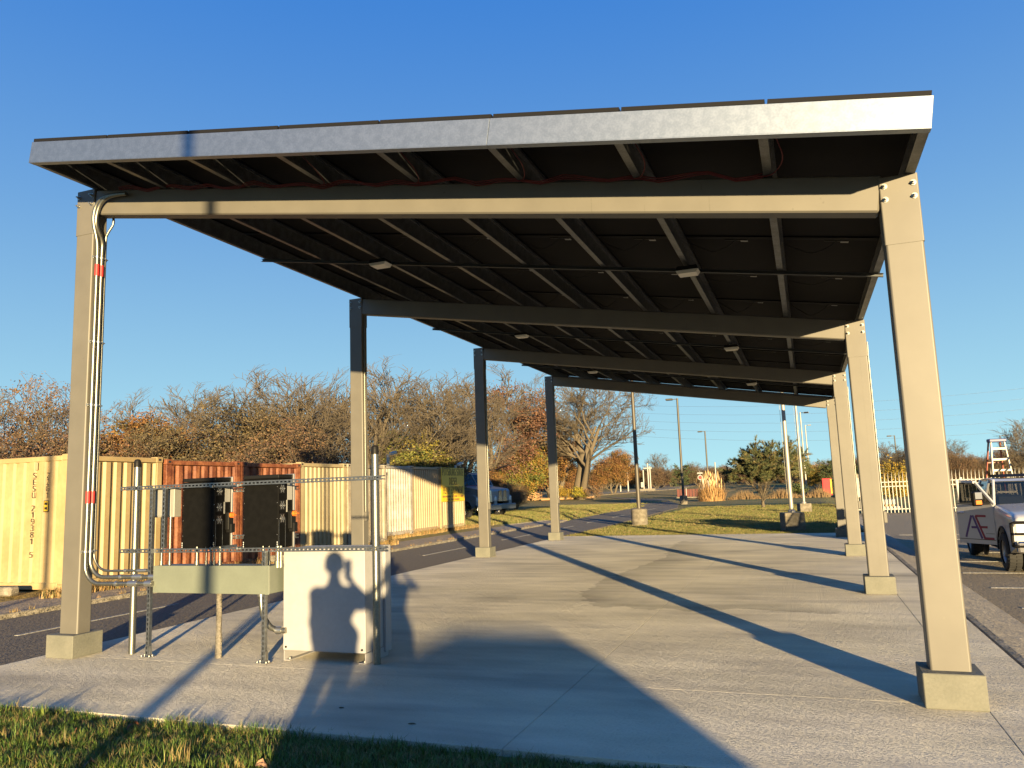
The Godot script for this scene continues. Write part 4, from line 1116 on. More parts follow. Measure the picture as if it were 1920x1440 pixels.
	# greenhouse
	var roof := PackedVector2Array([Vector2(-1.22, 1.90), Vector2(-1.45, 1.955), Vector2(-2.0, 1.975), Vector2(-2.6, 1.95), Vector2(-2.68, 1.90)])
	b = MB.new(); b.prism(roof, -0.80, 0.80); part(t, "roof", b.mesh(), mats["truckwhite"])
	for s in [-1.0, 1.0]:
		for q in [[-0.66, 1.38, -1.24, 1.93, 0.06], [-1.66, 1.40, -1.68, 1.93, 0.09], [-2.70, 1.40, -2.64, 1.93, 0.11]]:
			b = MB.new(); var a0 := Vector3(q[0], q[1], s * 0.94); var a1 := Vector3(q[2], q[3], s * 0.79); var d := a1 - a0
			b.box((a0 + a1) / 2, Vector3(q[4], d.length(), 0.05), Basis(Quaternion(Vector3.UP, d.normalized())), 0.01); part(t, "pillar", b.mesh(), mats["truckwhite"])
	var gm := glass("tint", Color(0.05, 0.08, 0.08), 0.72)
	b = MB.new(); b.face(Vector3(-0.66, 1.40, -0.90), Vector3(-0.66, 1.40, 0.90), Vector3(-1.24, 1.90, 0.77), Vector3(-1.24, 1.90, -0.77), Vector3(1, 1, 0)); part(t, "windshield", b.mesh(), gm)
	b = MB.new(); b.face(Vector3(-1.72, 1.42, 0.935), Vector3(-2.64, 1.42, 0.935), Vector3(-2.62, 1.90, 0.80), Vector3(-1.74, 1.90, 0.80), Vector3(0, 0, 1)); part(t, "rear_side_window", b.mesh(), gm)
	b = MB.new(); b.face(Vector3(-0.75, 1.42, -0.935), Vector3(-2.64, 1.42, -0.935), Vector3(-2.62, 1.90, -0.80), Vector3(-1.26, 1.90, -0.80), Vector3(0, 0, -1)); part(t, "left_side_window", b.mesh(), gm)
	b = MB.new(); b.face(Vector3(-2.72, 1.42, -0.9), Vector3(-2.72, 1.42, 0.9), Vector3(-2.66, 1.90, 0.77), Vector3(-2.66, 1.90, -0.77), Vector3(-1, 0, 0)); part(t, "rear_window", b.mesh(), gm)
	# light bar and rack on the roof
	b = MB.new(); b.prism(PackedVector2Array([Vector2(-1.5, 1.99), Vector2(-1.65, 2.06), Vector2(-2.4, 2.06), Vector2(-2.5, 1.99)]), -0.6, 0.6); part(t, "roof_fairing", b.mesh(), mats["black"])
	# front end
	boxpart(t, "grille", Vector3(1.0, 0.93, 0), Vector3(0.04, 0.34, 1.15), mats["black"], 0.02)
	boxpart(t, "bumper", Vector3(1.06, 0.58, 0), Vector3(0.16, 0.24, 1.9), mats["chrome"], 0.03)
	for s in [-1.0, 1.0]:
		boxpart(t, "headlight", Vector3(0.95, 0.95, s * 0.78), Vector3(0.12, 0.26, 0.34), mats["lens"], 0.03)
		b = MB.new(); b.tube([Vector3(1.18, 0.45, s * 0.45), Vector3(1.18, 1.1, s * 0.45)], 0.03, 8); b.tube([Vector3(1.16, 0.6, s * 0.45), Vector3(1.12, 0.6, s * 0.95), Vector3(0.98, 0.6, s * 1.0)], 0.03, 8); b.tube([Vector3(1.16, 1.08, s * 0.45), Vector3(1.12, 1.08, s * 0.95), Vector3(0.98, 1.06, s * 1.0), Vector3(0.98, 0.6, s * 1.0)], 0.03, 8); b.tube([Vector3(1.14, 0.85, s * 0.45), Vector3(1.10, 0.85, s * 0.97)], 0.025, 8)
		part(t, "brush_guard", b.mesh(), mats["black"])
	for x in [-2.95, -4.85]:
		b = MB.new(); b.tube([Vector3(x, 1.36, 0.92), Vector3(x, 1.84, 0.92), Vector3(x, 1.84, -0.92), Vector3(x, 1.36, -0.92)], 0.025, 8); part(t, "rack_hoop", b.mesh(), mats["ladder"])
	for s in [-1.0, 1.0]: boxpart(t, "rack_rail", Vector3(-3.9, 1.86, s * 0.92), Vector3(2.1, 0.05, 0.05), mats["ladder"], 0.006)
	b = MB.new(); b.box(Vector3(-1.6, 0.4, 0), Vector3(4.6, 0.16, 1.0)); part(t, "chassis", b.mesh(), mats["black"])
	for x in [0.0, -3.83]:
		for s in [-1.0, 1.0]: wheel(t, Vector3(x, 0.405, s * 0.86), 0.405, 0.27, mats["silver"], PI / 2)
		boxpart(t, "axle", Vector3(x, 0.405, 0), Vector3(0.12, 0.12, 1.5), mats["black"], 0.02)
	# open front door, hinged behind the wheel
	var hinge := Transform3D(Basis(Vector3.UP, 0.62), Vector3(-0.64, 0, W + 0.005))
	var dp := PackedVector2Array([Vector2(0.0, 0.50), Vector2(0.0, 1.36), Vector2(-0.07, 1.42), Vector2(-0.98, 1.42), Vector2(-1.02, 1.2), Vector2(-1.02, 0.50)])
	b = MB.new(); b.prism(dp, -0.07, 0.0); var door := part(t, "front_door", b.mesh(), mats["truckwhite"], hinge)
	b = MB.new()
	for q in [[0.0, 1.40, -0.52, 1.90], [-0.50, 1.90, -0.95, 1.92], [-0.96, 1.93, -0.99, 1.40]]:
		var a0 := Vector3(q[0], q[1], -0.04); var a1 := Vector3(q[2], q[3], -0.10); var d := a1 - a0
		b.box((a0 + a1) / 2, Vector3(0.065, d.length() + 0.05, 0.05), Basis(Quaternion(Vector3.UP, d.normalized())), 0.012)
	part(door, "window_frame", b.mesh(), mats["truckwhite"])
	b = MB.new(); b.prism(PackedVector2Array([Vector2(-0.05, 1.42), Vector2(-0.52, 1.88), Vector2(-0.95, 1.89), Vector2(-0.97, 1.42)]), -0.06, -0.055); part(door, "window", b.mesh(), gm)
	boxpart(door, "lower_trim", Vector3(-0.51, 0.60, 0.004), Vector3(1.0, 0.012, 0.008), mats["seam"], 0.0)
	boxpart(door, "belt_trim", Vector3(-0.51, 1.405, 0.004), Vector3(0.96, 0.02, 0.012), mats["seam"], 0.0)
	boxpart(door, "handle", Vector3(-0.90, 1.20, 0.014), Vector3(0.20, 0.035, 0.03), mats["chrome"], 0.01)
	# the painted letters A and E as strokes
	var stroke := func(called: String, m: Material, segs: Array):
		var sb := MB.new()
		for q in segs:
			var a0 := Vector3(q[0], q[1], 0.003); var a1 := Vector3(q[2], q[3], 0.003); var d := a1 - a0
			sb.box((a0 + a1) / 2, Vector3(0.05, d.length(), 0.005), Basis(Quaternion(Vector3.UP, d.normalized())))
		part(door, called, sb.mesh(), m)
	stroke.call("letter_a", mats["purple"], [[-0.82, 0.64, -0.615, 1.14], [-0.58, 1.14, -0.375, 0.62], [-0.64, 0.87, -0.48, 0.87]])
	stroke.call("letter_e", mats["logored"], [[-0.50, 1.13, -0.30, 0.63], [-0.50, 1.13, -0.22, 1.13], [-0.40, 0.88, -0.20, 0.88], [-0.32, 0.63, -0.05, 0.63]])
	b = MB.new()
	for q in 9: b.box(Vector3(-0.25 + 0.026 * q, 0.74, 0.003), Vector3(0.016, 0.018, 0.004))
	part(door, "small_print", b.mesh(), mats["strut"])
	boxpart(door, "mirror_arm", Vector3(-0.10, 1.42, 0.12), Vector3(0.08, 0.05, 0.26), mats["black"], 0.01)
	boxpart(door, "mirror", Vector3(-0.10, 1.53, 0.32), Vector3(0.13, 0.32, 0.22), mats["black"], 0.03)
	boxpart(door, "mirror_shell", Vector3(-0.034, 1.60, 0.32), Vector3(0.012, 0.15, 0.19), mats["silver"], 0.004)
	boxpart(door, "turn_signal", Vector3(-0.034, 1.45, 0.33), Vector3(0.012, 0.09, 0.16), mats["orange"], 0.004)

func work_truck(label: String, at: Vector3, turn: float, side: Material):
	var t := thing("work_truck", label, "truck", at, turn, "work trucks parked behind the containers")
	var W := 0.95
	# own axes: x forward, 0 at the front axle
	var hood := PackedVector2Array([Vector2(0.95, 0.85), Vector2(1.0, 1.55), Vector2(0.85, 1.72), Vector2(-0.55, 1.95), Vector2(-0.55, 0.85), Vector2(-0.56, 0.6)])
	for k in 9:
		var a := PI - PI * k / 8.0
		hood.append(Vector2(0.62 * cos(a) - 0.0 if k > 0 else -0.555, 0.5 + 0.62 * sin(a) if k > 0 else 0.55))
	var b := MB.new(); b.prism(PackedVector2Array([Vector2(1.0, 0.98), Vector2(1.02, 1.58), Vector2(0.88, 1.74), Vector2(-0.6, 1.95), Vector2(-0.6, 0.98)]), -0.72, 0.72); part(t, "hood", b.mesh(), mats["trucksilver"])
	var fender := [Vector2(0.98, 0.72), Vector2(0.98, 1.25), Vector2(0.7, 1.40), Vector2(-0.62, 1.45), Vector2(-0.68, 0.62)]
	for k in 9:
		var a := PI - PI * k / 8.0
		fender.append(Vector2(0.60 * cos(a), 0.52 + 0.60 * sin(a)))
	for s in [-1.0, 1.0]:
		b = MB.new(); b.prism(PackedVector2Array(fender), s * W - (0.28 if s > 0 else 0.0), s * W + (0.0 if s > 0 else 0.28)); part(t, "fender", b.mesh(), mats["trucksilver"])
		boxpart(t, "headlight", Vector3(0.96, 1.12, s * 0.78), Vector3(0.10, 0.24, 0.26), mats["lens"], 0.03)
	for s in [-0.22, 0.22]:
		b = MB.new(); b.prism(PackedVector2Array([Vector2(-0.19, 0.95), Vector2(-0.15, 1.62), Vector2(0.13, 1.66), Vector2(0.19, 0.95)]), 0.0, 0.07, Transform3D(Basis(Vector3.UP, PI / 2), Vector3(0.99, 0, s))); part(t, "grille", b.mesh(), mats["chrome"])
	boxpart(t, "bumper", Vector3(1.12, 0.62, 0), Vector3(0.22, 0.34, 2.2), mats["strut"], 0.03)
	b = MB.new(); b.prism(PackedVector2Array([Vector2(-0.6, 0.75), Vector2(-0.6, 1.95), Vector2(-0.66, 2.0), Vector2(-2.3, 2.0), Vector2(-2.3, 0.75)]), -W, W); part(t, "cab", b.mesh(), side)
	b = MB.new(); b.prism(PackedVector2Array([Vector2(-1.12, 2.72), Vector2(-1.3, 2.84), Vector2(-2.2, 2.84), Vector2(-2.3, 2.72)]), -W + 0.06, W - 0.06); part(t, "roof", b.mesh(), mats["trucksilver"])
	for s in [-1.0, 1.0]:
		for q in [[-0.66, 2.0, -1.14, 2.74], [-1.75, 2.0, -1.75, 2.74], [-2.26, 2.0, -2.26, 2.74]]:
			b = MB.new(); var a0 := Vector3(q[0], q[1], s * 0.91); var a1 := Vector3(q[2], q[3], s * 0.86); var d := a1 - a0
			b.box((a0 + a1) / 2, Vector3(0.08, d.length(), 0.07), Basis(Quaternion(Vector3.UP, d.normalized())), 0.01); part(t, "pillar", b.mesh(), mats["trucksilver"])
		b = MB.new(); b.face(Vector3(-0.72, 2.0, s * 0.90), Vector3(-2.26, 2.0, s * 0.90), Vector3(-2.26, 2.72, s * 0.86), Vector3(-1.16, 2.72, s * 0.86), Vector3(0, 0, s)); part(t, "side_window", b.mesh(), mats["darkglass"])
		wheel(t, Vector3(0, 0.5, s * 0.83), 0.50, 0.28, mats["silver"], PI / 2); wheel(t, Vector3(-4.4, 0.5, s * 0.83), 0.50, 0.28, mats["silver"], PI / 2)
		boxpart(t, "step", Vector3(-1.1, 0.55, s * 0.9), Vector3(1.0, 0.30, 0.2), mats["silver"], 0.02)
	b = MB.new(); b.face(Vector3(-0.64, 2.0, -0.86), Vector3(-0.64, 2.0, 0.86), Vector3(-1.12, 2.72, 0.82), Vector3(-1.12, 2.72, -0.82), Vector3(1, 0, 0)); part(t, "windshield", b.mesh(), mats["darkglass"])
	boxpart(t, "chassis", Vector3(-2.4, 0.62, 0), Vector3(6.4, 0.22, 0.9), mats["black"], 0.0)
	boxpart(t, "box_body", Vector3(-4.1, 1.75, 0), Vector3(3.4, 1.9, 2.0), mats["truckwhite"], 0.02)

func make_trucks():
	pickup()
	# facing out from behind the containers, turned a little towards the drive
	work_truck("maroon cab work truck with chrome grille behind the signed container", Vector3(-11.3, 0.09, -37.6), -0.35, mats["maroon"])
	work_truck("silver work truck parked beyond the maroon one, only its nose showing", Vector3(-11.4, 0.09, -40.4), -0.35, mats["truckwhite"])

func make_far_things():
	# brush pile and split logs on the lawn beyond the trucks
	var bp := thing("brush_pile", "pale heap of cut brush and boards beyond the work trucks", "brush pile", Vector3(-28.5, gh(-28.5, -96.0), -96.0))
	for i in 60:
		var b := MB.new(); var a := rng.randf() * TAU; var l := rng.randf_range(1.2, 2.6)
		var p := Vector3(rng.randfn() * 0.8, 0.1 + absf(rng.randfn()) * 0.7, rng.randfn() * 0.6)
		var d := Vector3(cos(a), rng.randf_range(-0.2, 0.7), sin(a)).normalized()
		b.tube([p - d * l * 0.5, p + d * l * 0.5], [0.09, 0.04], 5); part(bp, "branch", b.mesh(), mats["wood"])
	for i in 4:
		var t := thing("log", ["pale log lying left of the bare multi stemmed tree, nearest", "pale log lying behind the nearest log on the lawn", "short log end beside the brush pile", "thin log across the grass before the brush pile"][i], "log", Vector3(-24.0 + i * 0.9, 0.2, -93.0 - i * 2.0), 0.3 * i, "logs on the lawn")
		var b := MB.new(); b.cyl(Vector3(-1.6, 0.15, 0), Vector3(1.6, 0.18, 0.1), 0.17, 8); part(t, "stem", b.mesh(), mats["wood"])
	# signal mast group, signs and cabinets far off
	var s := thing("signal_mast", "white crossing signal masts with arms far down the road", "signal", Vector3(-20.4, gh(-20.4, -140.5), -140.5))
	for q in [[-0.6, 4.0], [0.3, 5.2], [0.7, 4.6]]:
		var b := MB.new(); b.cyl(Vector3(q[0], 0, 0), Vector3(q[0], q[1], 0), 0.12, 8); part(s, "mast", b.mesh(), mats["fencewhite"])
	boxpart(s, "cross_arm", Vector3(0.3, 4.3, 0), Vector3(1.6, 0.18, 0.18), mats["fencewhite"], 0.0); boxpart(s, "footing", Vector3(0, 0.2, 0), Vector3(3.0, 0.5, 1.2), mats["oldconcrete"], 0.03); boxpart(s, "signal_box", Vector3(-0.8, 1.2, 0.1), Vector3(0.6, 1.0, 0.5), mats["fencewhite"], 0.02)
	for q in [[-23.9, -139.8, 7.4, "pale utility pole left of the crossing signal"], [-9.9, -162.3, 5.2, "pale utility pole behind the dry plume grass"], [-25.2, -139.0, 3.2, "short pale post left of the utility pole"]]:
		var t := thing("utility_pole", q[3], "pole", Vector3(q[0], gh(q[0], q[1]), q[1]), 0.0, "far poles")
		var b := MB.new(); b.tube([Vector3.ZERO, Vector3(0, q[2], 0)], [0.17, 0.12], 8); part(t, "shaft", b.mesh(), mats["whitepole"])
	var st := thing("road_sign", "round red and white road sign on a post by the far road", "sign", Vector3(-6.9, gh(-6.9, -112.3), -112.3))
	var b1 := MB.new(); b1.cyl(Vector3(0, 0, 0), Vector3(0, 3.3, 0), 0.04, 6); part(st, "post", b1.mesh(), mats["strut"])
	b1 = MB.new(); b1.cyl(Vector3(0, 2.3, 0.05), Vector3(0, 2.3, 0.09), 0.38, 16); part(st, "disc", b1.mesh(), mats["whitelabel"])
	b1 = MB.new(); b1.cyl(Vector3(0, 2.3, 0.09), Vector3(0, 2.3, 0.10), 0.25, 16); part(st, "red_face", b1.mesh(), mats["redlabel"])
	boxpart(st, "plate", Vector3(0, 2.95, 0.06), Vector3(0.8, 0.22, 0.03), mats["whitelabel"], 0.0)
	var wb := thing("utility_cabinet", "pale yellow utility cabinet behind the dry plume grass", "cabinet", Vector3(-3.7, gh(-3.7, -92.5), -92.5))
	boxpart(wb, "case", Vector3(0, 1.25, 0), Vector3(1.0, 2.4, 0.8), mats["fencewhite"], 0.03); boxpart(wb, "lid", Vector3(0, 2.5, 0), Vector3(1.06, 0.08, 0.86), mats["fencewhite"], 0.01); boxpart(wb, "door_seam", Vector3(0, 1.25, 0.402), Vector3(0.03, 2.1, 0.01), mats["strut"], 0.0)
	var rb := thing("red_bench", "red slatted bench on a pale base beside the plume grass", "bench", Vector3(-5.3, -0.05, -87.0))
	for i in 7: boxpart(rb, "slat", Vector3(-1.1 + 0.36 * i, 0.72, 0), Vector3(0.3, 0.9, 0.06), mats["brickred"], 0.01)
	boxpart(rb, "post", Vector3(-0.15, 0.75, 0.06), Vector3(0.07, 1.1, 0.07), mats["copper"], 0.01)
	boxpart(rb, "base", Vector3(0, 0.2, 0.1), Vector3(2.6, 0.12, 0.5), mats["oldconcrete"], 0.01)
	for sx in [-1.0, 1.0]: boxpart(rb, "foot", Vector3(sx, 0.08, 0.1), Vector3(0.2, 0.16, 0.4), mats["black"], 0.0)
	# drinks machine beside a small shed, half hidden by the far columns
	var vm := thing("vending_machine", "red vending machine beside a pale shed beyond the lawn", "vending machine", Vector3(10.1, -0.2, -88.2))
	boxpart(vm, "case", Vector3(0, 1.05, 0), Vector3(1.0, 1.9, 0.8), mats["vendred"], 0.03); boxpart(vm, "front", Vector3(-0.05, 1.15, 0.405), Vector3(0.7, 1.4, 0.02), mats["vendred"], 0.01); boxpart(vm, "side_light", Vector3(0.42, 1.1, 0.41), Vector3(0.14, 1.6, 0.02), mats["signyellow"], 0.0); boxpart(vm, "kick_plate", Vector3(0, 0.06, 0), Vector3(1.0, 0.12, 0.8), mats["black"], 0.0)
	var sh := thing("shed", "small pale shed with a pitched roof behind the far columns", "shed", Vector3(12.6, -0.45, -92.0))
	boxpart(sh, "wall", Vector3(0, 1.1, 0), Vector3(3.2, 2.2, 3.0), mats["wall"], 0.0)
	b1 = MB.new(); b1.prism(PackedVector2Array([Vector2(-1.8, 2.2), Vector2(0, 3.0), Vector2(1.8, 2.2)]), -1.7, 1.7); part(sh, "roof", b1.mesh(), mats["oldconcrete"]); boxpart(sh, "door", Vector3(-0.6, 1.0, 1.51), Vector3(0.9, 2.0, 0.04), mats["strut"], 0.0)
	# overhead wires
	for i in 5:
		var w := thing("power_line", "faint overhead wire across the sky, %s from the top" % ["first", "second", "third", "fourth", "fifth"][i], "wire", Vector3(0, 0, -190.0), 0.0, "overhead wires")
		var pts := []
		for k in 13:
			var x := -60.0 + 13.0 * k
			pts.append(Vector3(x, 19.5 - 2.1 * i - 0.012 * x * (1.0 + 0.3 * i) + 0.0009 * (x - 20.0) * (x - 20.0), 0))
		var b := MB.new(); b.tube(pts, 0.018, 4); part(w, "cable", b.mesh(), mats["strut"])

# ---------------------------------------------------------------- trees
# branches are laid out from a list of levels [children, length, angle, radius share]; returns [wood mesh builder, twig mesh builder, tips]
func grow(sd: int, stems: Array, levels: Array, up := 0.10, wig := 0.16, thin := 0.0020) -> Array:
	var r := RandomNumberGenerator.new(); r.seed = sd
	var wood := MB.new(); var twig := MB.new(); var tips := []
	var todo := []
	for s in stems: todo.append([s[0], s[1].normalized(), s[2], s[3], 0])
	while todo.size() > 0:
		var br: Array = todo.pop_back()
		var p: Vector3 = br[0]; var d: Vector3 = br[1]; var ln: float = br[2]; var rad: float = br[3]; var lv: int = br[4]
		var n := 5 if lv == 0 else (4 if lv == 1 else (3 if lv == 2 else 2))
		var pts := [p]; var rr := [rad]; var dirs := [d]
		for i in n:
			d = (d + Vector3(r.randfn(), r.randfn() * 0.5, r.randfn()) * wig + Vector3(0, up, 0)).normalized()
			p = p + d * ln / n
			pts.append(p); dirs.append(d)
			rr.append(maxf(thin * 0.7, rad * (1.0 - 0.68 * (i + 1) / n)))
		var mb: MB = wood if lv < 2 else twig
		mb.tube(pts, rr, 7 if lv == 0 else (5 if lv == 1 else 3), false)
		if lv >= levels.size() - 1: tips.append([p, d])
		if lv < levels.size():
			var L: Array = levels[lv]
			var cnt: int = L[0] + r.randi_range(-1, 1)
			for k in cnt:
				var t := lerpf(L[4], 1.0, (k + r.randf()) / cnt)
				var fi := t * n; var i0 := mini(int(fi), n - 1)
				var q: Vector3 = pts[i0].lerp(pts[i0 + 1], fi - i0)
				var dd: Vector3 = dirs[i0 + 1]
				var ax := dd.cross(Vector3(r.randfn(), r.randfn(), r.randfn())).normalized()
				var nd := dd.rotated(ax, L[2] * r.randf_range(0.65, 1.3))
				if nd.y < -0.15: nd.y *= 0.3
				todo.append([q, nd.normalized(), ln * L[1] * r.randf_range(0.7, 1.25), maxf(thin, rr[i0 + 1] * L[3]), lv + 1])
	return [wood, twig, tips]

func leaf_quads(mb: MB, tips: Array, per: int, size: float, spreadr: float, cols: Array, sd: int, long := 1.6):
	var r := RandomNumberGenerator.new(); r.seed = sd
	mb.use_col = true
	for t in tips:
		var base: Color = cols[r.randi() % cols.size()]
		for k in per:
			var c: Vector3 = t[0] + Vector3(r.randfn(), r.randfn() * 0.85, r.randfn()) * spreadr
			var u := Vector3(r.randfn(), r.randfn(), r.randfn()).normalized(); var w := u.cross(Vector3(r.randfn(), r.randfn(), r.randfn())).normalized()
			var s := size * r.randf_range(0.6, 1.3)
			var g := r.randf_range(0.65, 1.3)
			mb.col = Color(base.r * g, base.g * g, base.b * g)
			mb.quad(c - u * s * long * 0.5, c + w * s * 0.5, c + u * s * long * 0.5, c - w * s * 0.5)

func needle_tufts(mb: MB, tips: Array, per: int, length: float, width: float, cols: Array, sd: int):
	var r := RandomNumberGenerator.new(); r.seed = sd
	mb.use_col = true
	for t in tips:
		var base: Color = cols[r.randi() % cols.size()]
		for k in per:
			var d: Vector3 = (t[1] * 0.9 + Vector3(r.randfn(), r.randfn() + 0.25, r.randfn()) * 0.6).normalized()
			var c: Vector3 = t[0] - t[1] * length * r.randf_range(0.0, 1.6)
			var w := d.cross(Vector3(r.randfn(), r.randfn(), r.randfn())).normalized() * width
			var g := r.randf_range(0.6, 1.35)
			mb.col = Color(base.r * g, base.g * g, base.b * g)
			mb.tri(c - w, c + w, c + d * length * r.randf_range(0.7, 1.2))

# all builders of one tree scaled so that its top stands at height 1
func unit_height(list: Array):
	var top := 0.0
	for mb in list:
		for p in mb.v: top = maxf(top, p.y)
	for mb in list:
		var a: PackedVector3Array = mb.v
		for i in a.size(): a[i] = a[i] / top
		mb.v = a

# draws stray shoots back towards a rounded crown, so that the outline is domed as in old trees
func round_crown(list: Array, rx: float, cy: float):
	unit_height(list)
	for mb in list:
		var a: PackedVector3Array = mb.v
		for i in a.size():
			var p := a[i]
			var q := Vector3(p.x / rx, (p.y - cy) / (1.0 - cy), p.z / rx)
			var l := q.length()
			if p.y > cy * 0.6 and l > 0.62:
				var k := (0.62 + 0.30 * (1.0 - exp(-(l - 0.62) / 0.30))) / l
				a[i] = Vector3(p.x * k, cy + (p.y - cy) * k if p.y > cy else p.y, p.z * k)
		mb.v = a
	unit_height(list)

func crowd(n: int, sd: int, y0: float, y1: float, len: float, rad: float, tilt: float) -> Array:
	var r := RandomNumberGenerator.new(); r.seed = sd
	var out := []
	for i in n:
		var a := TAU * (i + r.randf() * 0.7) / n
		out.append([Vector3(cos(a), 0, sin(a)) * 0.02 + Vector3(0, r.randf_range(y0, y1), 0), Vector3(cos(a) * tilt, 1.0, sin(a) * tilt), len * r.randf_range(0.85, 1.15), rad])
	return out

func tree_proto(kind: String) -> Array:
	# returns [[part name, mesh, material], ...] of unit height
	var bare := [[7, 0.62, 0.75, 0.6, 0.3], [6, 0.55, 0.75, 0.55, 0.25], [7, 0.55, 0.7, 0.5, 0.2], [4, 0.6, 0.6, 0.6, 0.25]]
	var wood := "bark"; var tw := "twig"
	var g := []; var leaves := MB.new(); var has := false
	match kind:
		"bare_a": g = grow(11, [[Vector3.ZERO, Vector3(0.03, 1, 0), 0.62, 0.028]], bare)
		"bare_b": g = grow(12, crowd(2, 5, 0, 0, 0.6, 0.024, 0.25), [[5, 0.6, 0.7, 0.6, 0.25], [6, 0.55, 0.75, 0.55, 0.2], [7, 0.55, 0.7, 0.5, 0.2], [4, 0.6, 0.6, 0.6, 0.25]])
		"bare_c": g = grow(13, crowd(3, 6, 0, 0, 0.55, 0.021, 0.3), [[5, 0.6, 0.65, 0.55, 0.25], [6, 0.55, 0.7, 0.5, 0.2], [7, 0.55, 0.7, 0.5, 0.2], [4, 0.6, 0.6, 0.6, 0.25]], 0.13)
		"spread": g = grow(14, crowd(5, 7, 0.0, 0.02, 0.55, 0.028, 0.75), [[5, 0.6, 0.7, 0.6, 0.25], [6, 0.6, 0.75, 0.55, 0.2], [6, 0.55, 0.75, 0.5, 0.2], [4, 0.6, 0.6, 0.6, 0.25]], 0.08, 0.2)
		"big": g = grow(15, [[Vector3.ZERO, Vector3(0.02, 1, 0), 0.50, 0.032], [Vector3(0.03, 0, 0), Vector3(0.42, 1, 0.1), 0.5, 0.022], [Vector3(-0.03, 0, 0), Vector3(-0.34, 1, -0.1), 0.52, 0.023]], [[6, 0.75, 0.8, 0.6, 0.35], [8, 0.5, 0.8, 0.5, 0.2], [7, 0.5, 0.75, 0.5, 0.2], [4, 0.6, 0.6, 0.6, 0.2]], 0.09, 0.15, 0.0013)
		"rustbare":
			g = grow(16, crowd(2, 8, 0, 0, 0.6, 0.016, 0.2), [[7, 0.55, 0.6, 0.55, 0.25], [7, 0.5, 0.7, 0.5, 0.2], [5, 0.5, 0.7, 0.5, 0.2]], 0.16); tw = "twig_red"
			leaf_quads(leaves, g[2], 6, 0.009, 0.016, [Color(0.13, 0.078, 0.04), Color(0.115, 0.068, 0.038), Color(0.15, 0.095, 0.045)], 61); has = true
		"rust":
			g = grow(17, crowd(2, 9, 0, 0, 0.5, 0.02, 0.2), [[8, 0.62, 0.8, 0.5, 0.15], [7, 0.55, 0.8, 0.5, 0.2], [4, 0.6, 0.7, 0.5, 0.2]])
			leaf_quads(leaves, g[2], 54, 0.0125, 0.034, [Color(0.15, 0.068, 0.02), Color(0.17, 0.085, 0.022), Color(0.11, 0.05, 0.018), Color(0.19, 0.105, 0.026), Color(0.08, 0.058, 0.018)], 62); has = true
		"red":
			g = grow(18, [[Vector3.ZERO, Vector3(0, 1, 0), 0.7, 0.02]], [[12, 0.42, 0.7, 0.5, 0.15], [7, 0.55, 0.7, 0.5, 0.2], [4, 0.6, 0.7, 0.5, 0.2]], 0.16)
			leaf_quads(leaves, g[2], 40, 0.011, 0.026, [Color(0.105, 0.045, 0.026), Color(0.12, 0.058, 0.03), Color(0.09, 0.045, 0.028), Color(0.10, 0.062, 0.036)], 63); has = true
		"brown":
			g = grow(19, crowd(5, 10, 0, 0, 0.5, 0.014, 0.5), [[7, 0.6, 0.7, 0.55, 0.15], [7, 0.6, 0.8, 0.5, 0.15], [6, 0.6, 0.8, 0.5, 0.2]])
			leaf_quads(leaves, g[2], 12, 0.010, 0.03, [Color(0.115, 0.07, 0.035), Color(0.095, 0.06, 0.028), Color(0.135, 0.08, 0.036), Color(0.10, 0.05, 0.028)], 64); has = true
		"dense":
			g = grow(20, crowd(5, 11, 0, 0, 0.5, 0.02, 0.6), [[8, 0.62, 0.7, 0.5, 0.2], [8, 0.55, 0.8, 0.5, 0.2], [6, 0.6, 0.8, 0.5, 0.2]])
			leaf_quads(leaves, g[2], 16, 0.009, 0.022, [Color(0.078, 0.062, 0.028), Color(0.092, 0.07, 0.03), Color(0.098, 0.066, 0.027), Color(0.07, 0.052, 0.026)], 65); has = true
		"green", "yellowgreen":
			g = grow(21, crowd(3, 12, 0, 0, 0.5, 0.018, 0.4), [[8, 0.62, 0.75, 0.5, 0.12], [7, 0.58, 0.8, 0.5, 0.2], [4, 0.6, 0.8, 0.5, 0.2]])
			var cs := [Color(0.085, 0.10, 0.018), Color(0.12, 0.12, 0.02), Color(0.16, 0.13, 0.02), Color(0.10, 0.075, 0.02)] if kind == "green" else [Color(0.10, 0.11, 0.018), Color(0.17, 0.13, 0.02), Color(0.22, 0.12, 0.02), Color(0.07, 0.085, 0.015)]
			leaf_quads(leaves, g[2], 44, 0.0115, 0.034, cs, 66); has = true
		"willow":
			g = grow(22, crowd(3, 13, 0, 0, 0.5, 0.02, 0.4), [[8, 0.7, 0.8, 0.5, 0.15], [6, 0.55, 0.8, 0.5, 0.2]])
			for t in g[2].duplicate():
				for k in 7: g[2].append([t[0] + Vector3(0.01 * sin(k * 3.0), -0.06 * (k + 1), 0.01 * cos(k * 2.0)), t[1]])
			leaf_quads(leaves, g[2], 8, 0.016, 0.014, [Color(0.30, 0.19, 0.015), Color(0.24, 0.17, 0.02), Color(0.19, 0.15, 0.02)], 67, 2.6); has = true
		"spruce":
			g = grow(23, [[Vector3.ZERO, Vector3(0, 1, 0), 0.95, 0.018]], [[46, 0.34, 1.25, 0.3, 0.05], [6, 0.35, 0.7, 0.5, 0.2]], 0.0, 0.03)
			needle_tufts(leaves, g[2], 26, 0.05, 0.007, [Color(0.035, 0.055, 0.022), Color(0.05, 0.07, 0.025), Color(0.06, 0.065, 0.02)], 68); has = true
	if kind in ["spruce", "willow", "red"]: unit_height([g[0], g[1], leaves])
	else: round_crown([g[0], g[1], leaves], 0.55, 0.45)
	var out := [["trunk", g[0].mesh(), mats[wood]], ["crown", g[1].mesh(), mats[tw]]]
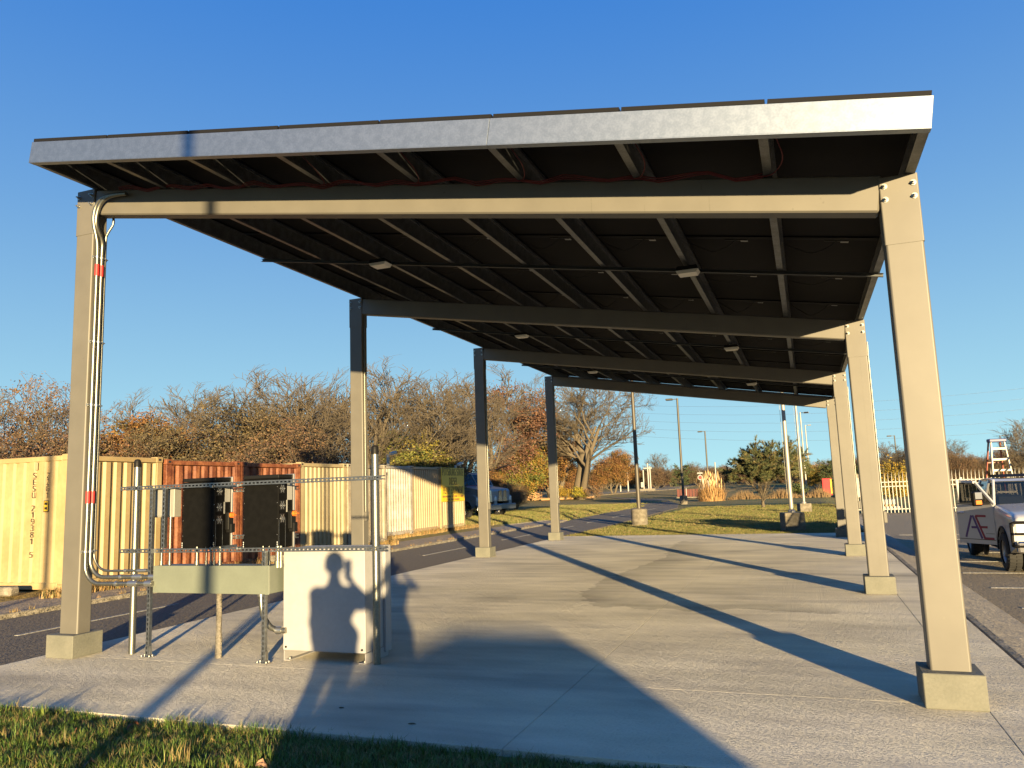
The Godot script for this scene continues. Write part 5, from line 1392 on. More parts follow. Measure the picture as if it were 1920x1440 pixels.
	if has: out.append(["foliage", leaves.mesh(), vmat("leaf", 0.8, Color(0.25, 0.25, 0.25))])
	return out

func make_trees():
	var where := [
		["bare_a", -19.9, -12.7, 6.3, "bare tree at the picture's left edge above the numbered container"],
		["rustbare", -22.5, -15.9, 7.6, "thin tree with sparse rusty leaves at the far left behind the container"],
		["rustbare", -23.3, -18.1, 7.8, "thin rusty leaved tree just left of the front left column"],
		["brown", -17.5, -14.1, 5.1, "low brown shrubby tree just left of the front left column"],
		["brown", -18.7, -12.6, 4.6, "low brown shrubby tree at the far left edge"],
		["rust", -19.1, -18.4, 5.8, "round rust orange tree just right of the front left column"],
		["rust", -18.8, -17.2, 5.0, "smaller rust orange tree partly behind the front left column"],
		["bare_b", -27.5, -28.5, 8.0, "pale bare tree between the rust orange tree and the dense brown one"],
		["dense", -16.0, -20.1, 6.4, "broad dense brown twiggy tree above the red containers"],
		["bare_a", -27.7, -31.0, 9.0, "tall bare tree behind the dense brown tree, left of its top"],
		["bare_c", -24.0, -31.6, 9.0, "tall bare tree behind the dense brown tree, right of its top"],
		["spread", -14.8, -23.7, 7.9, "wide spreading bare tree with many leaning stems left of the second column"],
		["bare_b", -20.8, -36.5, 9.3, "bare tree behind the spreading one, near the second column"],
		["brown", -13.1, -19.9, 5.4, "low tangled brown tree under the spreading bare tree"],
		["bare_a", -16.6, -32.1, 7.9, "bare tree directly behind the second column"],
		["bare_c", -18.5, -38.0, 9.8, "bare tree just right of the second column"],
		["bare_a", -15.5, -35.1, 10.0, "tallest bare tree above the weathered white container"],
		["spread", -14.7, -37.8, 9.7, "bare tree with fanning trunks above the ochre container"],
		["bare_b", -15.6, -44.0, 10.3, "bare tree just left of the third column"],
		["bare_c", -21.2, -62.3, 13.8, "bare tree directly behind the third column"],
		["green", -14.2, -34.7, 5.7, "olive green tree low behind the ochre container"],
		["red", -27.3, -86.8, 15.6, "upright tree with brick red leaves between the third and fourth columns"],
		["yellowgreen", -27.2, -91.1, 9.1, "green and orange tree below the brick red one"],
		["bare_a", -25.6, -76.7, 12.8, "bare tree right of the third column above the work trucks"],
		["rust", -26.8, -99.7, 10.7, "orange leaved tree directly behind the fourth column"],
		["big", -20.8, -95.2, 18.5, "large bare tree with several stems right of the fourth column"],
		["bare_b", -29.4, -112.5, 18.0, "bare tree behind the fourth column and the large bare tree"],
		["rust", -23.2, -124.6, 8.5, "round rust brown tree right of the large bare tree's trunk"],
		["rust", -30.1, -117.5, 8.0, "rust brown tree left of the large bare tree's trunk"],
		["rust", -30.2, -179.3, 7.2, "small rust tree at the far road beside the dark lamp post"],
		["bare_b", -22.9, -170.5, 9.4, "rounded bare tree beyond the crossing signals"],
		["brown", -22.1, -160.5, 5.8, "brown bushy tree at the foot of the rounded far bare tree"],
		["spruce", -16.4, -156.4, 6.2, "small dark evergreen left of the bronze lamp post"],
		["bare_a", -23.9, -231.1, 8.8, "thin bare tree right of the bronze lamp post, far off"],
		["yellowgreen", 9.4, -123.2, 4.8, "yellow green tree behind the white lamp posts"],
		["spruce", 11.4, -108.2, 4.7, "dark evergreen left of the far right column"],
		["spruce", 13.5, -113.1, 4.0, "dark evergreen behind the far right columns"],
		["bare_c", 6.9, -143.2, 5.9, "thin bare tree behind the white lamp posts"],
		["willow", 17.2, -87.8, 4.3, "yellow weeping tree behind the fence between the right columns"],
		["bare_a", 17.5, -112.8, 6.8, "bare tree left of the yellow weeping tree"],
		["bare_c", 21.4, -117.5, 6.5, "bare tree behind the yellow weeping tree"],
		["bare_b", 32.0, -141.3, 8.0, "thin bare tree above the thicket right of the front right column"],
		["bare_c", 30.6, -95.8, 8.0, "bare tree at the picture's right edge"]]
	var first := {}
	var names := {"red": "red_leaf_tree", "rust": "rust_leaf_tree", "rustbare": "rust_leaf_tree", "brown": "brown_tree", "dense": "brown_tree", "green": "green_tree", "yellowgreen": "green_tree", "willow": "willow_tree", "spruce": "evergreen_tree"}
	for i in where.size():
		var w: Array = where[i]
		if not first.has(w[0]): first[w[0]] = tree_proto(w[0])
		var y := gh(w[1], w[2])
		var t := thing(names.get(w[0], "bare_tree"), w[4], "tree", Vector3(w[1], y - 0.05, w[2]), 0.0, "trees around the site")
		t.transform = Transform3D(Basis(Vector3.UP, 1.7 * i + 0.4).scaled(Vector3(1.2, 1.0, 1.2) * (w[3] - y)), t.position)
		for q in first[w[0]]: part(t, q[0], q[1], q[2])
	# thickets that read as one mass: behind the containers, along the far skyline and right of the lot
	var r := RandomNumberGenerator.new(); r.seed = 77
	var spots := []
	for k in 34: spots.append([lerpf(-12.5, -19.0, r.randf()) - 0.1 * k * r.randf(), -20.0 - 1.1 * k, r.randf_range(2.2, 3.6)])
	thicket("undergrowth", spots, first["brown"], first["rust"], r)
	spots = []
	for k in 90:
		var a := deg_to_rad(lerpf(-26.0, 2.0, k / 90.0)); var d := r.randf_range(185.0, 230.0)
		spots.append([8.0 + sin(a) * d, 6.8 - cos(a) * d, r.randf_range(4.0, 6.2)])
	for k in 60:
		var a := deg_to_rad(lerpf(3.0, 30.0, k / 60.0)); var d := r.randf_range(125.0, 150.0)
		spots.append([8.0 + sin(a) * d, 6.8 - cos(a) * d, r.randf_range(4.2, 6.0)])
	for k in 40:
		var a := deg_to_rad(lerpf(-70.0, -27.0, k / 40.0)); var d := r.randf_range(95.0, 150.0)
		spots.append([8.0 + sin(a) * d, 6.8 - cos(a) * d, r.randf_range(2.5, 4.0)])
	thicket("distant_wood", spots, first["brown"], first["dense"], r)
	pine(); plume_grass(); bushes()

func thicket(called: String, spots: Array, pa: Array, pb: Array, r: RandomNumberGenerator):
	var root := Node3D.new(); root.name = numbered(called); add_child(root); root.set_meta("kind", "stuff")
	tag(root, "tangled brown thicket low behind the row of containers" if called == "undergrowth" else "brown leafless wood along the far skyline", "thicket")
	for set_i in 2:
		var src: Array = [pa, pb][set_i]
		for q in src:
			var mm := MultiMesh.new(); mm.transform_format = MultiMesh.TRANSFORM_3D; mm.mesh = q[1]
			var list := []
			for i in spots.size():
				if (i % 3 == 0) == (set_i == 1): list.append(spots[i])
			mm.instance_count = list.size()
			for i in list.size():
				var s: Array = list[i]
				mm.set_instance_transform(i, Transform3D(Basis(Vector3.UP, i * 2.4).scaled(Vector3(1.2, 1, 1.2) * s[2]), Vector3(s[0], gh(s[0], s[1]) - 0.1, s[1])))
			var o := MultiMeshInstance3D.new(); o.name = q[0]; o.multimesh = mm; o.material_override = q[2]
			root.add_child(o, true); o.set_meta("kind", "stuff")

func pine():
	var t := thing("pine_tree", "round topped pine with a forked pale trunk on the lawn", "tree", Vector3(5.14, -0.1, -48.7), 0.8, "trees around the site")
	var g := grow(41, [[Vector3.ZERO, Vector3(0.05, 1, 0), 0.26, 0.03], [Vector3(0.012, 0.17, 0), Vector3(0.75, 1, 0.2), 0.42, 0.018], [Vector3(-0.01, 0.19, 0), Vector3(-0.8, 1, 0.1), 0.36, 0.016], [Vector3(0, 0.22, 0), Vector3(0.1, 1, -0.4), 0.55, 0.018], [Vector3(0, 0.2, 0), Vector3(-0.25, 1, 0.5), 0.55, 0.017], [Vector3(0, 0.24, 0), Vector3(0.35, 1, 0.1), 0.6, 0.016], [Vector3(0, 0.2, 0), Vector3(-0.5, 0.8, -0.5), 0.45, 0.015]], [[9, 0.6, 0.9, 0.5, 0.3], [6, 0.55, 0.85, 0.5, 0.25], [4, 0.5, 0.7, 0.5, 0.3]], 0.05, 0.12)
	var hi := 0.0
	for q in g[2]: hi = maxf(hi, q[0].y)
	g[2] = g[2].filter(func(q): return q[0].y > 0.40 * hi)
	var nl := MB.new(); needle_tufts(nl, g[2], 46, 0.05, 0.0040, [Color(0.06, 0.07, 0.024), Color(0.085, 0.088, 0.028), Color(0.11, 0.09, 0.032), Color(0.048, 0.06, 0.022)], 42)
	unit_height([g[0], g[1], nl])
	t.transform = Transform3D(Basis(Vector3.UP, 0.8).scaled(Vector3(5.4, 5.0, 5.4)), t.position)
	part(t, "trunk", g[0].mesh(), mats["bark"]); part(t, "crown", g[1].mesh(), mats["twig"]); part(t, "foliage", nl.mesh(), vmat("leaf", 0.8, Color(0.25, 0.25, 0.25)))

func plume_grass():
	var mb := MB.new(); mb.use_col = true
	var r := RandomNumberGenerator.new(); r.seed = 91
	for i in 900:
		var a := r.randf() * TAU; var d := sqrt(r.randf()) * 0.9
		var p := Vector3(cos(a) * d * 1.5, 0, sin(a) * d)
		var lean := Vector3(cos(a), 0, sin(a)) * r.randf_range(0.0, 0.9) * (0.3 + d) ; var h := r.randf_range(0.9, 2.2)
		h *= 1.15 - 0.55 * d
		if i % 9 == 0: h = r.randf_range(1.9, 3.2) * (1.1 - 0.35 * d); lean *= 0.3
		var g := r.randf_range(0.7, 1.25)
		mb.col = Color(0.34 * g, 0.20 * g, 0.08 * g)
		var w := Vector3(-sin(a), 0, cos(a)) * 0.02; var m := p + lean * 0.35 + Vector3(0, h * 0.6, 0); var e := p + lean + Vector3(0, h, 0)
		mb.quad(p - w, p + w, m + w, m - w); mb.tri(m - w, m + w, e)
		if i % 9 == 0:
			mb.col = Color(0.40 * g, 0.27 * g, 0.13 * g)
			var ww := w * 3.2; mb.quad(e - Vector3(0, 0.5, 0), e - Vector3(0, 0.25, 0) + ww, e + Vector3(0, 0.12, 0), e - Vector3(0, 0.25, 0) - ww)
	var t := thing("plume_grass", "tall clump of dry tan plume grass left of the pine", "grass clump", Vector3(-1.1, -0.08, -73.9))
	part(t, "blades", mb.mesh(), vmat("leaf", 0.8, Color(0.25, 0.25, 0.25)))
	# a lower band of reeds behind the pine
	var rb := MB.new(); rb.use_col = true
	for i in 1500:
		var p := Vector3(r.randf_range(-4.5, 5.5), 0, r.randfn() * 0.5); var h := r.randf_range(0.3, 1.1) * (0.7 + 0.4 * sin(p.x * 1.7)); var g := r.randf_range(0.6, 1.2)
		rb.col = Color(0.15 * g, 0.095 * g, 0.042 * g); rb.tri(p - Vector3(0.03, 0, 0), p + Vector3(0.03, 0, 0), p + Vector3(r.randfn() * 0.15, h, r.randfn() * 0.1))
	var o := MeshInstance3D.new(); o.mesh = rb.mesh(vmat("leaf", 0.8, Color(0.25, 0.25, 0.25))); o.name = numbered("reeds"); add_child(o); o.position = Vector3(4.6, -0.08, -78.0)
	o.set_meta("kind", "stuff"); tag(o, "low band of dry brown reeds behind the pine's trunk", "reeds")

func bushes():
	for q in [[-20.4, -93.4, 2.0, "yellow green bush at the foot of the large bare tree, right side", [Color(0.17, 0.16, 0.02), Color(0.24, 0.19, 0.02)]], [-22.6, -93.8, 2.2, "yellow bush at the foot of the large bare tree, left side", [Color(0.28, 0.18, 0.02), Color(0.20, 0.14, 0.02)]], [-18.2, -92.5, 1.9, "thin brown bush right of the large bare tree", [Color(0.16, 0.09, 0.04), Color(0.13, 0.08, 0.04)]], [7.0, -83.0, 1.6, "low green juniper bush under the pine's right side", [Color(0.05, 0.075, 0.02), Color(0.08, 0.09, 0.02)]]]:
		var g := grow(int(q[2] * 100), crowd(7, 3, 0, 0, 0.6, 0.02, 0.7), [[6, 0.6, 0.7, 0.5, 0.2], [5, 0.6, 0.8, 0.5, 0.2]])
		var lv := MB.new(); leaf_quads(lv, g[2], 12 if not q[3].begins_with("thin") else 3, 0.05, 0.06, q[4], 7)
		unit_height([g[0], g[1], lv])
		var t := thing("bush", q[3], "bush", Vector3(q[0], gh(q[0], q[1]) - 0.03, q[1]), 0.0, "bushes on the lawn")
		t.scale = Vector3(q[2] * 1.2, q[2], q[2] * 1.2)
		part(t, "stems", g[0].mesh(), mats["twig"]); part(t, "twigs", g[1].mesh(), mats["twig"]); part(t, "foliage", lv.mesh(), vmat("leaf", 0.8, Color(0.25, 0.25, 0.25)))

func clump(sd: int, n: int, rad: float, h0: float, h1: float, wd: float, cols: Array) -> ArrayMesh:
	var r := RandomNumberGenerator.new(); r.seed = sd
	var mb := MB.new(); mb.use_col = true
	for i in n:
		var a := r.randf() * TAU; var d := sqrt(r.randf()) * rad
		var p := Vector3(cos(a) * d, 0, sin(a) * d)
		var b := r.randf() * TAU; var h := r.randf_range(h0, h1)
		var lean := Vector3(cos(b), 0, sin(b)) * h * r.randf_range(0.1, 0.75)
		var w := Vector3(-sin(b), 0, cos(b)).rotated(Vector3.UP, r.randfn() * 0.5) * wd
		var base: Color = cols[r.randi() % cols.size()]; var g := r.randf_range(0.7, 1.3)
		mb.col = Color(base.r * g, base.g * g, base.b * g)
		var m := p + lean * 0.3 + Vector3(0, h * 0.6, 0); var e := p + lean + Vector3(0, h * 0.97, 0)
		mb.quad(p - w, p + w, m + w * 0.8, m - w * 0.8); mb.tri(m - w * 0.8, m + w * 0.8, e)
	return mb.mesh()

func scatter(called: String, label: String, cat: String, meshes: Array, places: Array):
	var root := Node3D.new(); root.name = numbered(called); add_child(root); root.set_meta("kind", "stuff"); tag(root, label, cat)
	for k in meshes.size():
		var mm := MultiMesh.new(); mm.transform_format = MultiMesh.TRANSFORM_3D; mm.mesh = meshes[k]
		var list := []
		for i in places.size():
			if i % meshes.size() == k: list.append(places[i])
		mm.instance_count = list.size()
		for i in list.size(): mm.set_instance_transform(i, list[i])
		var o := MultiMeshInstance3D.new(); o.name = "blades"; o.multimesh = mm; o.material_override = vmat("blade", 0.65, Color(0.35, 0.35, 0.35))
		root.add_child(o, true); o.set_meta("kind", "stuff")

func make_grass():
	var gr := [Color(0.055, 0.115, 0.013), Color(0.075, 0.14, 0.015), Color(0.042, 0.09, 0.012), Color(0.10, 0.14, 0.018), Color(0.17, 0.145, 0.05)]
	var meshes := []
	for k in 5: meshes.append(clump(300 + k, 60, 0.085, 0.04, 0.115, 0.0026, gr if k < 3 else gr + [Color(0.24, 0.17, 0.07), Color(0.19, 0.15, 0.05)]))
	var nz := FastNoiseLite.new(); nz.seed = 5; nz.frequency = 1.3
	var r := RandomNumberGenerator.new(); r.seed = 55
	var places := []
	var x := -0.6
	while x < 10.0:
		var z := 1.83
		while z < 4.3:
			var px := x + r.randfn() * 0.035; var pz := z + r.randfn() * 0.03
			var s := clampf(0.72 + 0.5 * nz.get_noise_2d(px, pz) + 0.12 * r.randfn(), 0.3, 1.35)
			s *= lerpf(1.0, 0.55, smoothstep(4.5, 7.0, px)) * (1.0 if r.randf() > 0.06 else 1.7)
			if pz > 1.80 and (z < 3.2 or r.randf() < 0.5): places.append(Transform3D(Basis(Vector3.UP, r.randf() * TAU).scaled(Vector3(1, s, 1)), Vector3(px, -0.05, maxf(pz, 1.83))))
			z += 0.075
		x += 0.075
	scatter("foreground_grass", "rough green lawn grass along the slab's front edge", "grass", meshes, places)
	# shorter lawn beyond the slab
	var far := []
	for k in 3: far.append(clump(320 + k, 60, 0.22, 0.03, 0.085, 0.006, [Color(0.085, 0.115, 0.02), Color(0.11, 0.13, 0.025), Color(0.20, 0.16, 0.055)] if k < 2 else [Color(0.25, 0.18, 0.07), Color(0.20, 0.15, 0.06), Color(0.12, 0.13, 0.03)]))
	places = []
	for i in 9000:
		var t := r.randf(); var z := -20.2 - 34.0 * t * t; var xx := r.randf_range(-0.3, 10.2)
		places.append(Transform3D(Basis(Vector3.UP, r.randf() * TAU).scaled(Vector3(1, r.randf_range(0.6, 1.5), 1)), Vector3(xx, gh(xx, z) - 0.01, z)))
	for i in 5000:
		var z := -24.0 - 40.0 * r.randf(); var xx := -4.3 - 9.0 * r.randf() - (0.02 * (-24.0 - z))
		if z > -34.0 and xx > path_far(z) - 0.2: continue
		places.append(Transform3D(Basis(Vector3.UP, r.randf() * TAU).scaled(Vector3(1, r.randf_range(0.6, 1.8), 1)), Vector3(xx, gh(xx, z) - 0.01, z)))
	scatter("lawn_grass", "short mixed green and straw lawn beyond the slab", "grass", far, places)
	# dry weeds along the containers' feet
	var dry := []
	for k in 2: dry.append(clump(340 + k, 40, 0.16, 0.06, 0.26, 0.006, [Color(0.32, 0.20, 0.085), Color(0.26, 0.16, 0.06), Color(0.15, 0.13, 0.04)]))
	places = []
	for i in 560:
		var z := -3.6 - 23.5 * r.randf(); var xe := -5.2 if z > -16.6 else -6.2
		var lo := path_far(z) - 0.12
		if z > -16.6: xe = -5.22; lo = -5.30
		var xx := xe + absf(r.randfn()) * 0.12 if z > -16.6 else lerpf(lo, xe + 0.05, r.randf())
		places.append(Transform3D(Basis(Vector3.UP, r.randf() * TAU).scaled(Vector3.ONE * r.randf_range(0.4, 1.1)), Vector3(xx, 0.03 if z > -16.6 else 0.08, z)))
	for i in 160:
		var z := 2.0 - 30.0 * r.randf()
		places.append(Transform3D(Basis(Vector3.UP, r.randf() * TAU).scaled(Vector3(0.25, 0.35, 0.25) * r.randf_range(0.4, 1.3)), Vector3(-4.0 + 0.03 * r.randfn(), 0.03, z)))
	scatter("dry_weeds", "dry straw weeds along the feet of the containers", "weeds", dry, places)
	# fallen leaves in the foreground grass
	var spots := [[1.6, 2.25, "curled rust brown leaf in the grass, larger one at the left"], [1.3, 2.72, "pale tan crumpled leaf at the bottom left corner"], [1.75, 2.8, "small brown leaf low in the grass at the left"], [2.75, 2.3, "tan leaf lodged upright among the blades left of centre"], [3.45, 2.78, "orange leaf at the bottom edge of the grass"], [2.35, 2.62, "dark brown leaf flat in the grass"], [3.05, 2.05, "small brown leaf near the slab edge"], [4.6, 2.5, "brown leaf in the shaded grass"]]
	for s in spots:
		var b := MB.new(); var n := 5
		for i in n:
			for j in n:
				var f := func(u: float, v: float) -> Vector3:
					var w := sin(PI * clampf(u, 0.02, 0.98)) * 0.032 * (1.0 + 0.25 * sin(u * 19.0))
					return Vector3((u - 0.5) * 0.09, 0.02 * sin(u * 4.0) + 0.6 * (v - 0.5) * (v - 0.5) * 0.06 + 0.006 * sin(v * 9.0 + u * 7.0), (v - 0.5) * 2.0 * w)
				b.face(f.call(float(i) / n, float(j) / n), f.call(float(i + 1) / n, float(j) / n), f.call(float(i + 1) / n, float(j + 1) / n), f.call(float(i) / n, float(j + 1) / n), Vector3.UP)
		var t := thing("fallen_leaf", s[2], "leaf", Vector3(s[0], -0.005 + 0.02 * r.randf(), s[1]), r.randf() * TAU, "fallen leaves in the front grass")
		t.rotation.x = r.randf_range(0.3, 1.1)
		part(t, "blade", b.mesh(), mat("leafbrown%d" % (spots.find(s) % 3), [Color(0.24, 0.09, 0.035), Color(0.30, 0.17, 0.09), Color(0.33, 0.12, 0.03)][spots.find(s) % 3], 0.8))
	for q in [[4.35, 1.2, 0.022, "small dark twig bit lying on the shaded slab before the cabinet"], [5.12, 1.45, 0.03, "dark twig bit on the slab close to the grass edge"]]:
		var t := thing("twig", q[3], "twig", Vector3(q[0], 0.004, q[1]), 0.3, "litter on the slab")
		var b := MB.new(); b.tube([Vector3(-q[2], 0, 0), Vector3(-q[2] * 0.2, 0.004, 0.012), Vector3(q[2] * 0.5, 0.002, 0.004), Vector3(q[2], 0, 0.014)], [0.003, 0.006, 0.004, 0.002], 5); part(t, "stick", b.mesh(), mats["twig"])

# ---------------------------------------------------------------- people and things behind the camera, known by their shadows
func smin(a: float, b: float, k: float) -> float:
	var h := clampf(0.5 + 0.5 * (b - a) / k, 0.0, 1.0)
	return lerpf(b, a, h) - k * h * (1.0 - h)

# one skin over tapered bones [a, b, radius at a, radius at b, colour], meshed as surface nets
func skin(mb: MB, bones: Array, cell: float, k: float):
	var lo := Vector3.ONE * 1e9; var hi := -lo
	for b in bones:
		var m := maxf(b[2], b[3]) + cell * 2.5
		lo = lo.min(b[0] - Vector3.ONE * m).min(b[1] - Vector3.ONE * m); hi = hi.max(b[0] + Vector3.ONE * m).max(b[1] + Vector3.ONE * m)
	var nx := int((hi.x - lo.x) / cell) + 2; var ny := int((hi.y - lo.y) / cell) + 2; var nz := int((hi.z - lo.z) / cell) + 2
	var fld := PackedFloat32Array(); fld.resize(nx * ny * nz); fld.fill(1.0)
	var tint := PackedInt32Array(); tint.resize(nx * ny * nz)
	var near := PackedFloat32Array(); near.resize(nx * ny * nz); near.fill(9.0)
	for bi in bones.size():
		var b: Array = bones[bi]
		var m := maxf(b[2], b[3]) + k + cell * 2.0
		var a0: Vector3 = b[0]; var d: Vector3 = b[1] - b[0]; var dl := maxf(d.length_squared(), 1e-9)
		var mn: Vector3 = (b[0].min(b[1]) - Vector3.ONE * m - lo) / cell; var mx: Vector3 = (b[0].max(b[1]) + Vector3.ONE * m - lo) / cell
		for z in range(maxi(0, int(mn.z)), mini(nz, int(mx.z) + 2)):
			for y in range(maxi(0, int(mn.y)), mini(ny, int(mx.y) + 2)):
				for x in range(maxi(0, int(mn.x)), mini(nx, int(mx.x) + 2)):
					var p := lo + Vector3(x, y, z) * cell
					var t := clampf((p - a0).dot(d) / dl, 0.0, 1.0)
					var ds := p.distance_to(a0 + d * t) - lerpf(b[2], b[3], t)
					var i := (z * ny + y) * nx + x
					fld[i] = smin(fld[i], ds, k)
					if ds < near[i]: near[i] = ds; tint[i] = bi
	var idx := {}
	mb.use_col = true
	var offs := [Vector3i(0, 0, 0), Vector3i(1, 0, 0), Vector3i(0, 1, 0), Vector3i(1, 1, 0), Vector3i(0, 0, 1), Vector3i(1, 0, 1), Vector3i(0, 1, 1), Vector3i(1, 1, 1)]
	var edges := [[0, 1], [2, 3], [4, 5], [6, 7], [0, 2], [1, 3], [4, 6], [5, 7], [0, 4], [1, 5], [2, 6], [3, 7]]
	for z in nz - 1:
		for y in ny - 1:
			for x in nx - 1:
				var i0 := (z * ny + y) * nx + x
				var c := [fld[i0], fld[i0 + 1], fld[i0 + nx], fld[i0 + nx + 1], fld[i0 + nx * ny], fld[i0 + nx * ny + 1], fld[i0 + nx * ny + nx], fld[i0 + nx * ny + nx + 1]]
				var ins := 0
				for q in 8: ins += 1 if c[q] < 0.0 else 0
				if ins == 0 or ins == 8: continue
				var sum := Vector3(); var cnt := 0
				for e in edges:
					var fa: float = c[e[0]]; var fb: float = c[e[1]]
					if (fa < 0.0) != (fb < 0.0):
						sum += Vector3(offs[e[0]]).lerp(Vector3(offs[e[1]]), fa / (fa - fb)); cnt += 1
				var g := Vector3(c[1] + c[3] + c[5] + c[7] - c[0] - c[2] - c[4] - c[6], c[2] + c[3] + c[6] + c[7] - c[0] - c[1] - c[4] - c[5], c[4] + c[5] + c[6] + c[7] - c[0] - c[1] - c[2] - c[3]).normalized()
				mb.col = bones[tint[i0]][4]
				idx[i0] = mb.vert(lo + (Vector3(x, y, z) + sum / cnt) * cell, g)
	var st := [1, nx, nx * ny]
	for i0 in idx:
		for ax in 3:
			var u: int = st[(ax + 1) % 3]; var w: int = st[(ax + 2) % 3]; var s: int = st[ax]
			if not (idx.has(i0 - u) and idx.has(i0 - w) and idx.has(i0 - u - w)): continue
			var fa := fld[i0]; var fb := fld[i0 + s]
			if (fa < 0.0) == (fb < 0.0): continue
			var a: int = idx[i0]; var b: int = idx[i0 - u]; var c: int = idx[i0 - u - w]; var d: int = idx[i0 - w]
			if fa < 0.0: mb.ix.append_array([a, d, c, a, c, b])
			else: mb.ix.append_array([a, b, c, a, c, d])

func hand(mb: MB, wrist: Vector3, fwd: Vector3, palm_n: Vector3, mirror: float, c: Color):
	var f := fwd.normalized(); var n := palm_n.normalized(); var s := f.cross(n).normalized() * mirror
	var bones := [[wrist, wrist + f * 0.035, 0.026, 0.03, c], [wrist + f * 0.04 + s * 0.02, wrist + f * 0.085 + s * 0.028, 0.016, 0.013, c], [wrist + f * 0.04 - s * 0.02, wrist + f * 0.085 - s * 0.028, 0.016, 0.013, c], [wrist + f * 0.04, wrist + f * 0.088, 0.018, 0.014, c]]
	var lens := [0.066, 0.074, 0.070, 0.054]
	for i in 4:
		var k0: Vector3 = wrist + f * 0.088 + s * (0.030 - 0.020 * i)
		var p1: Vector3 = k0 + (f * 0.9 + n * 0.4).normalized() * lens[i] * 0.5
		var p2: Vector3 = p1 + (f * 0.35 + n * 0.95).normalized() * lens[i] * 0.32
		var p3: Vector3 = p2 + (-f * 0.3 + n * 0.9).normalized() * lens[i] * 0.25
		bones.append_array([[k0, p1, 0.0095, 0.0088, c], [p1, p2, 0.0088, 0.0082, c], [p2, p3, 0.0082, 0.007, c]])
	var t0 := wrist + f * 0.03 + s * 0.026
	var t1 := t0 + (s * 0.8 + f * 0.6 + n * 0.2).normalized() * 0.038; var t2 := t1 + (f * 0.9 + n * 0.5).normalized() * 0.03
	bones.append_array([[t0, t1, 0.013, 0.0105, c], [t1, t2, 0.0105, 0.008, c]])
	skin(mb, bones, 0.0055, 0.006)

# a standing person whose own axes have -z forward; hands are given by wrist points
func person(label: String, at: Vector3, turn: float, tall: float, coat: Color, legs: Color, rw: Vector3, lw: Vector3, re: Vector3, le: Vector3):
	var t := thing("person", label, "person", at, turn, "people behind the camera")
	var s := tall / 1.80; var sk := Color(0.42, 0.27, 0.20)
	var P := func(x: float, y: float, z: float) -> Vector3: return Vector3(x, y, z) * s
	var bones := []
	for q in [-1.0, 1.0]:
		bones.append_array([[P.call(0.10 * q, 0.92, 0), P.call(0.115 * q, 0.50, -0.01), 0.092 * s, 0.064 * s, legs], [P.call(0.115 * q, 0.50, -0.01), P.call(0.12 * q, 0.10, 0.02), 0.062 * s, 0.045 * s, legs], [P.call(0.12 * q, 0.055, 0.03), P.call(0.14 * q, 0.045, -0.17), 0.048 * s, 0.04 * s, Color(0.02, 0.02, 0.02)]])
	bones.append_array([[P.call(-0.07, 0.96, 0), P.call(0.07, 0.96, 0), 0.125 * s, 0.125 * s, legs], [P.call(0, 1.02, 0), P.call(0, 1.25, 0), 0.17 * s, 0.175 * s, coat], [P.call(-0.11, 1.0, 0), P.call(0.11, 1.0, 0), 0.14 * s, 0.14 * s, coat], [P.call(-0.10, 0.84, 0), P.call(0.10, 0.84, 0), 0.135 * s, 0.135 * s, coat], [P.call(-0.10, 1.31, 0), P.call(0.10, 1.31, 0), 0.135 * s, 0.135 * s, coat], [P.call(-0.18, 1.42, 0), P.call(0.18, 1.42, 0), 0.075 * s, 0.075 * s, coat], [P.call(0, 1.43, 0), P.call(0, 1.55, -0.015), 0.085 * s, 0.066 * s, sk]])
	for a in [[1.0, re, rw], [-1.0, le, lw]]:
		var sh: Vector3 = P.call(0.195 * a[0], 1.42, 0)
		bones.append_array([[sh, a[1], 0.058 * s, 0.046 * s, coat], [a[1], a[2], 0.045 * s, 0.030 * s, coat]])
	var mb := MB.new(); skin(mb, bones, 0.022, 0.05)
	# head on a finer grid
	var hd := [[P.call(0, 1.71, 0.01), P.call(0, 1.70, -0.02), 0.098 * s, 0.095 * s, sk], [P.call(0, 1.64, -0.045), P.call(0, 1.60, -0.06), 0.058 * s, 0.045 * s, sk], [P.call(0, 1.685, -0.105), P.call(0, 1.655, -0.122), 0.010 * s, 0.015 * s, sk], [P.call(-0.02, 1.615, -0.105), P.call(0.02, 1.615, -0.105), 0.010 * s, 0.010 * s, Color(0.36, 0.17, 0.14)], [P.call(0, 1.50, 0), P.call(0, 1.60, -0.01), 0.055 * s, 0.056 * s, sk]]
	for q in [-1.0, 1.0]: hd.append_array([[P.call(0.085 * q, 1.69, 0.01), P.call(0.09 * q, 1.655, 0.0), 0.018 * s, 0.012 * s, sk], [P.call(0.032 * q, 1.69, -0.096), P.call(0.034 * q, 1.69, -0.096), 0.011 * s, 0.011 * s, Color(0.05, 0.03, 0.02)]])
	skin(mb, hd, 0.010, 0.018)
	hand(mb, rw, (rw - re).normalized() * 0.6 + Vector3(-0.2, 0.6, -0.3), Vector3(-0.6, 0, -0.6), 1.0, sk)
	hand(mb, lw, (lw - le).normalized() * 0.6 + Vector3(0.2, 0.6, -0.3), Vector3(0.6, 0, -0.6), -1.0, sk)
	part(t, "body", mb.mesh(), vmat("cloth", 0.85))
	var hair := MB.new(); skin(hair, [[P.call(0, 1.735, 0.025), P.call(0, 1.745, -0.01), 0.102 * s, 0.096 * s, Color(0.04, 0.03, 0.02)]], 0.014, 0.02)
	part(t, "hair", hair.mesh(), vmat("cloth", 0.85))

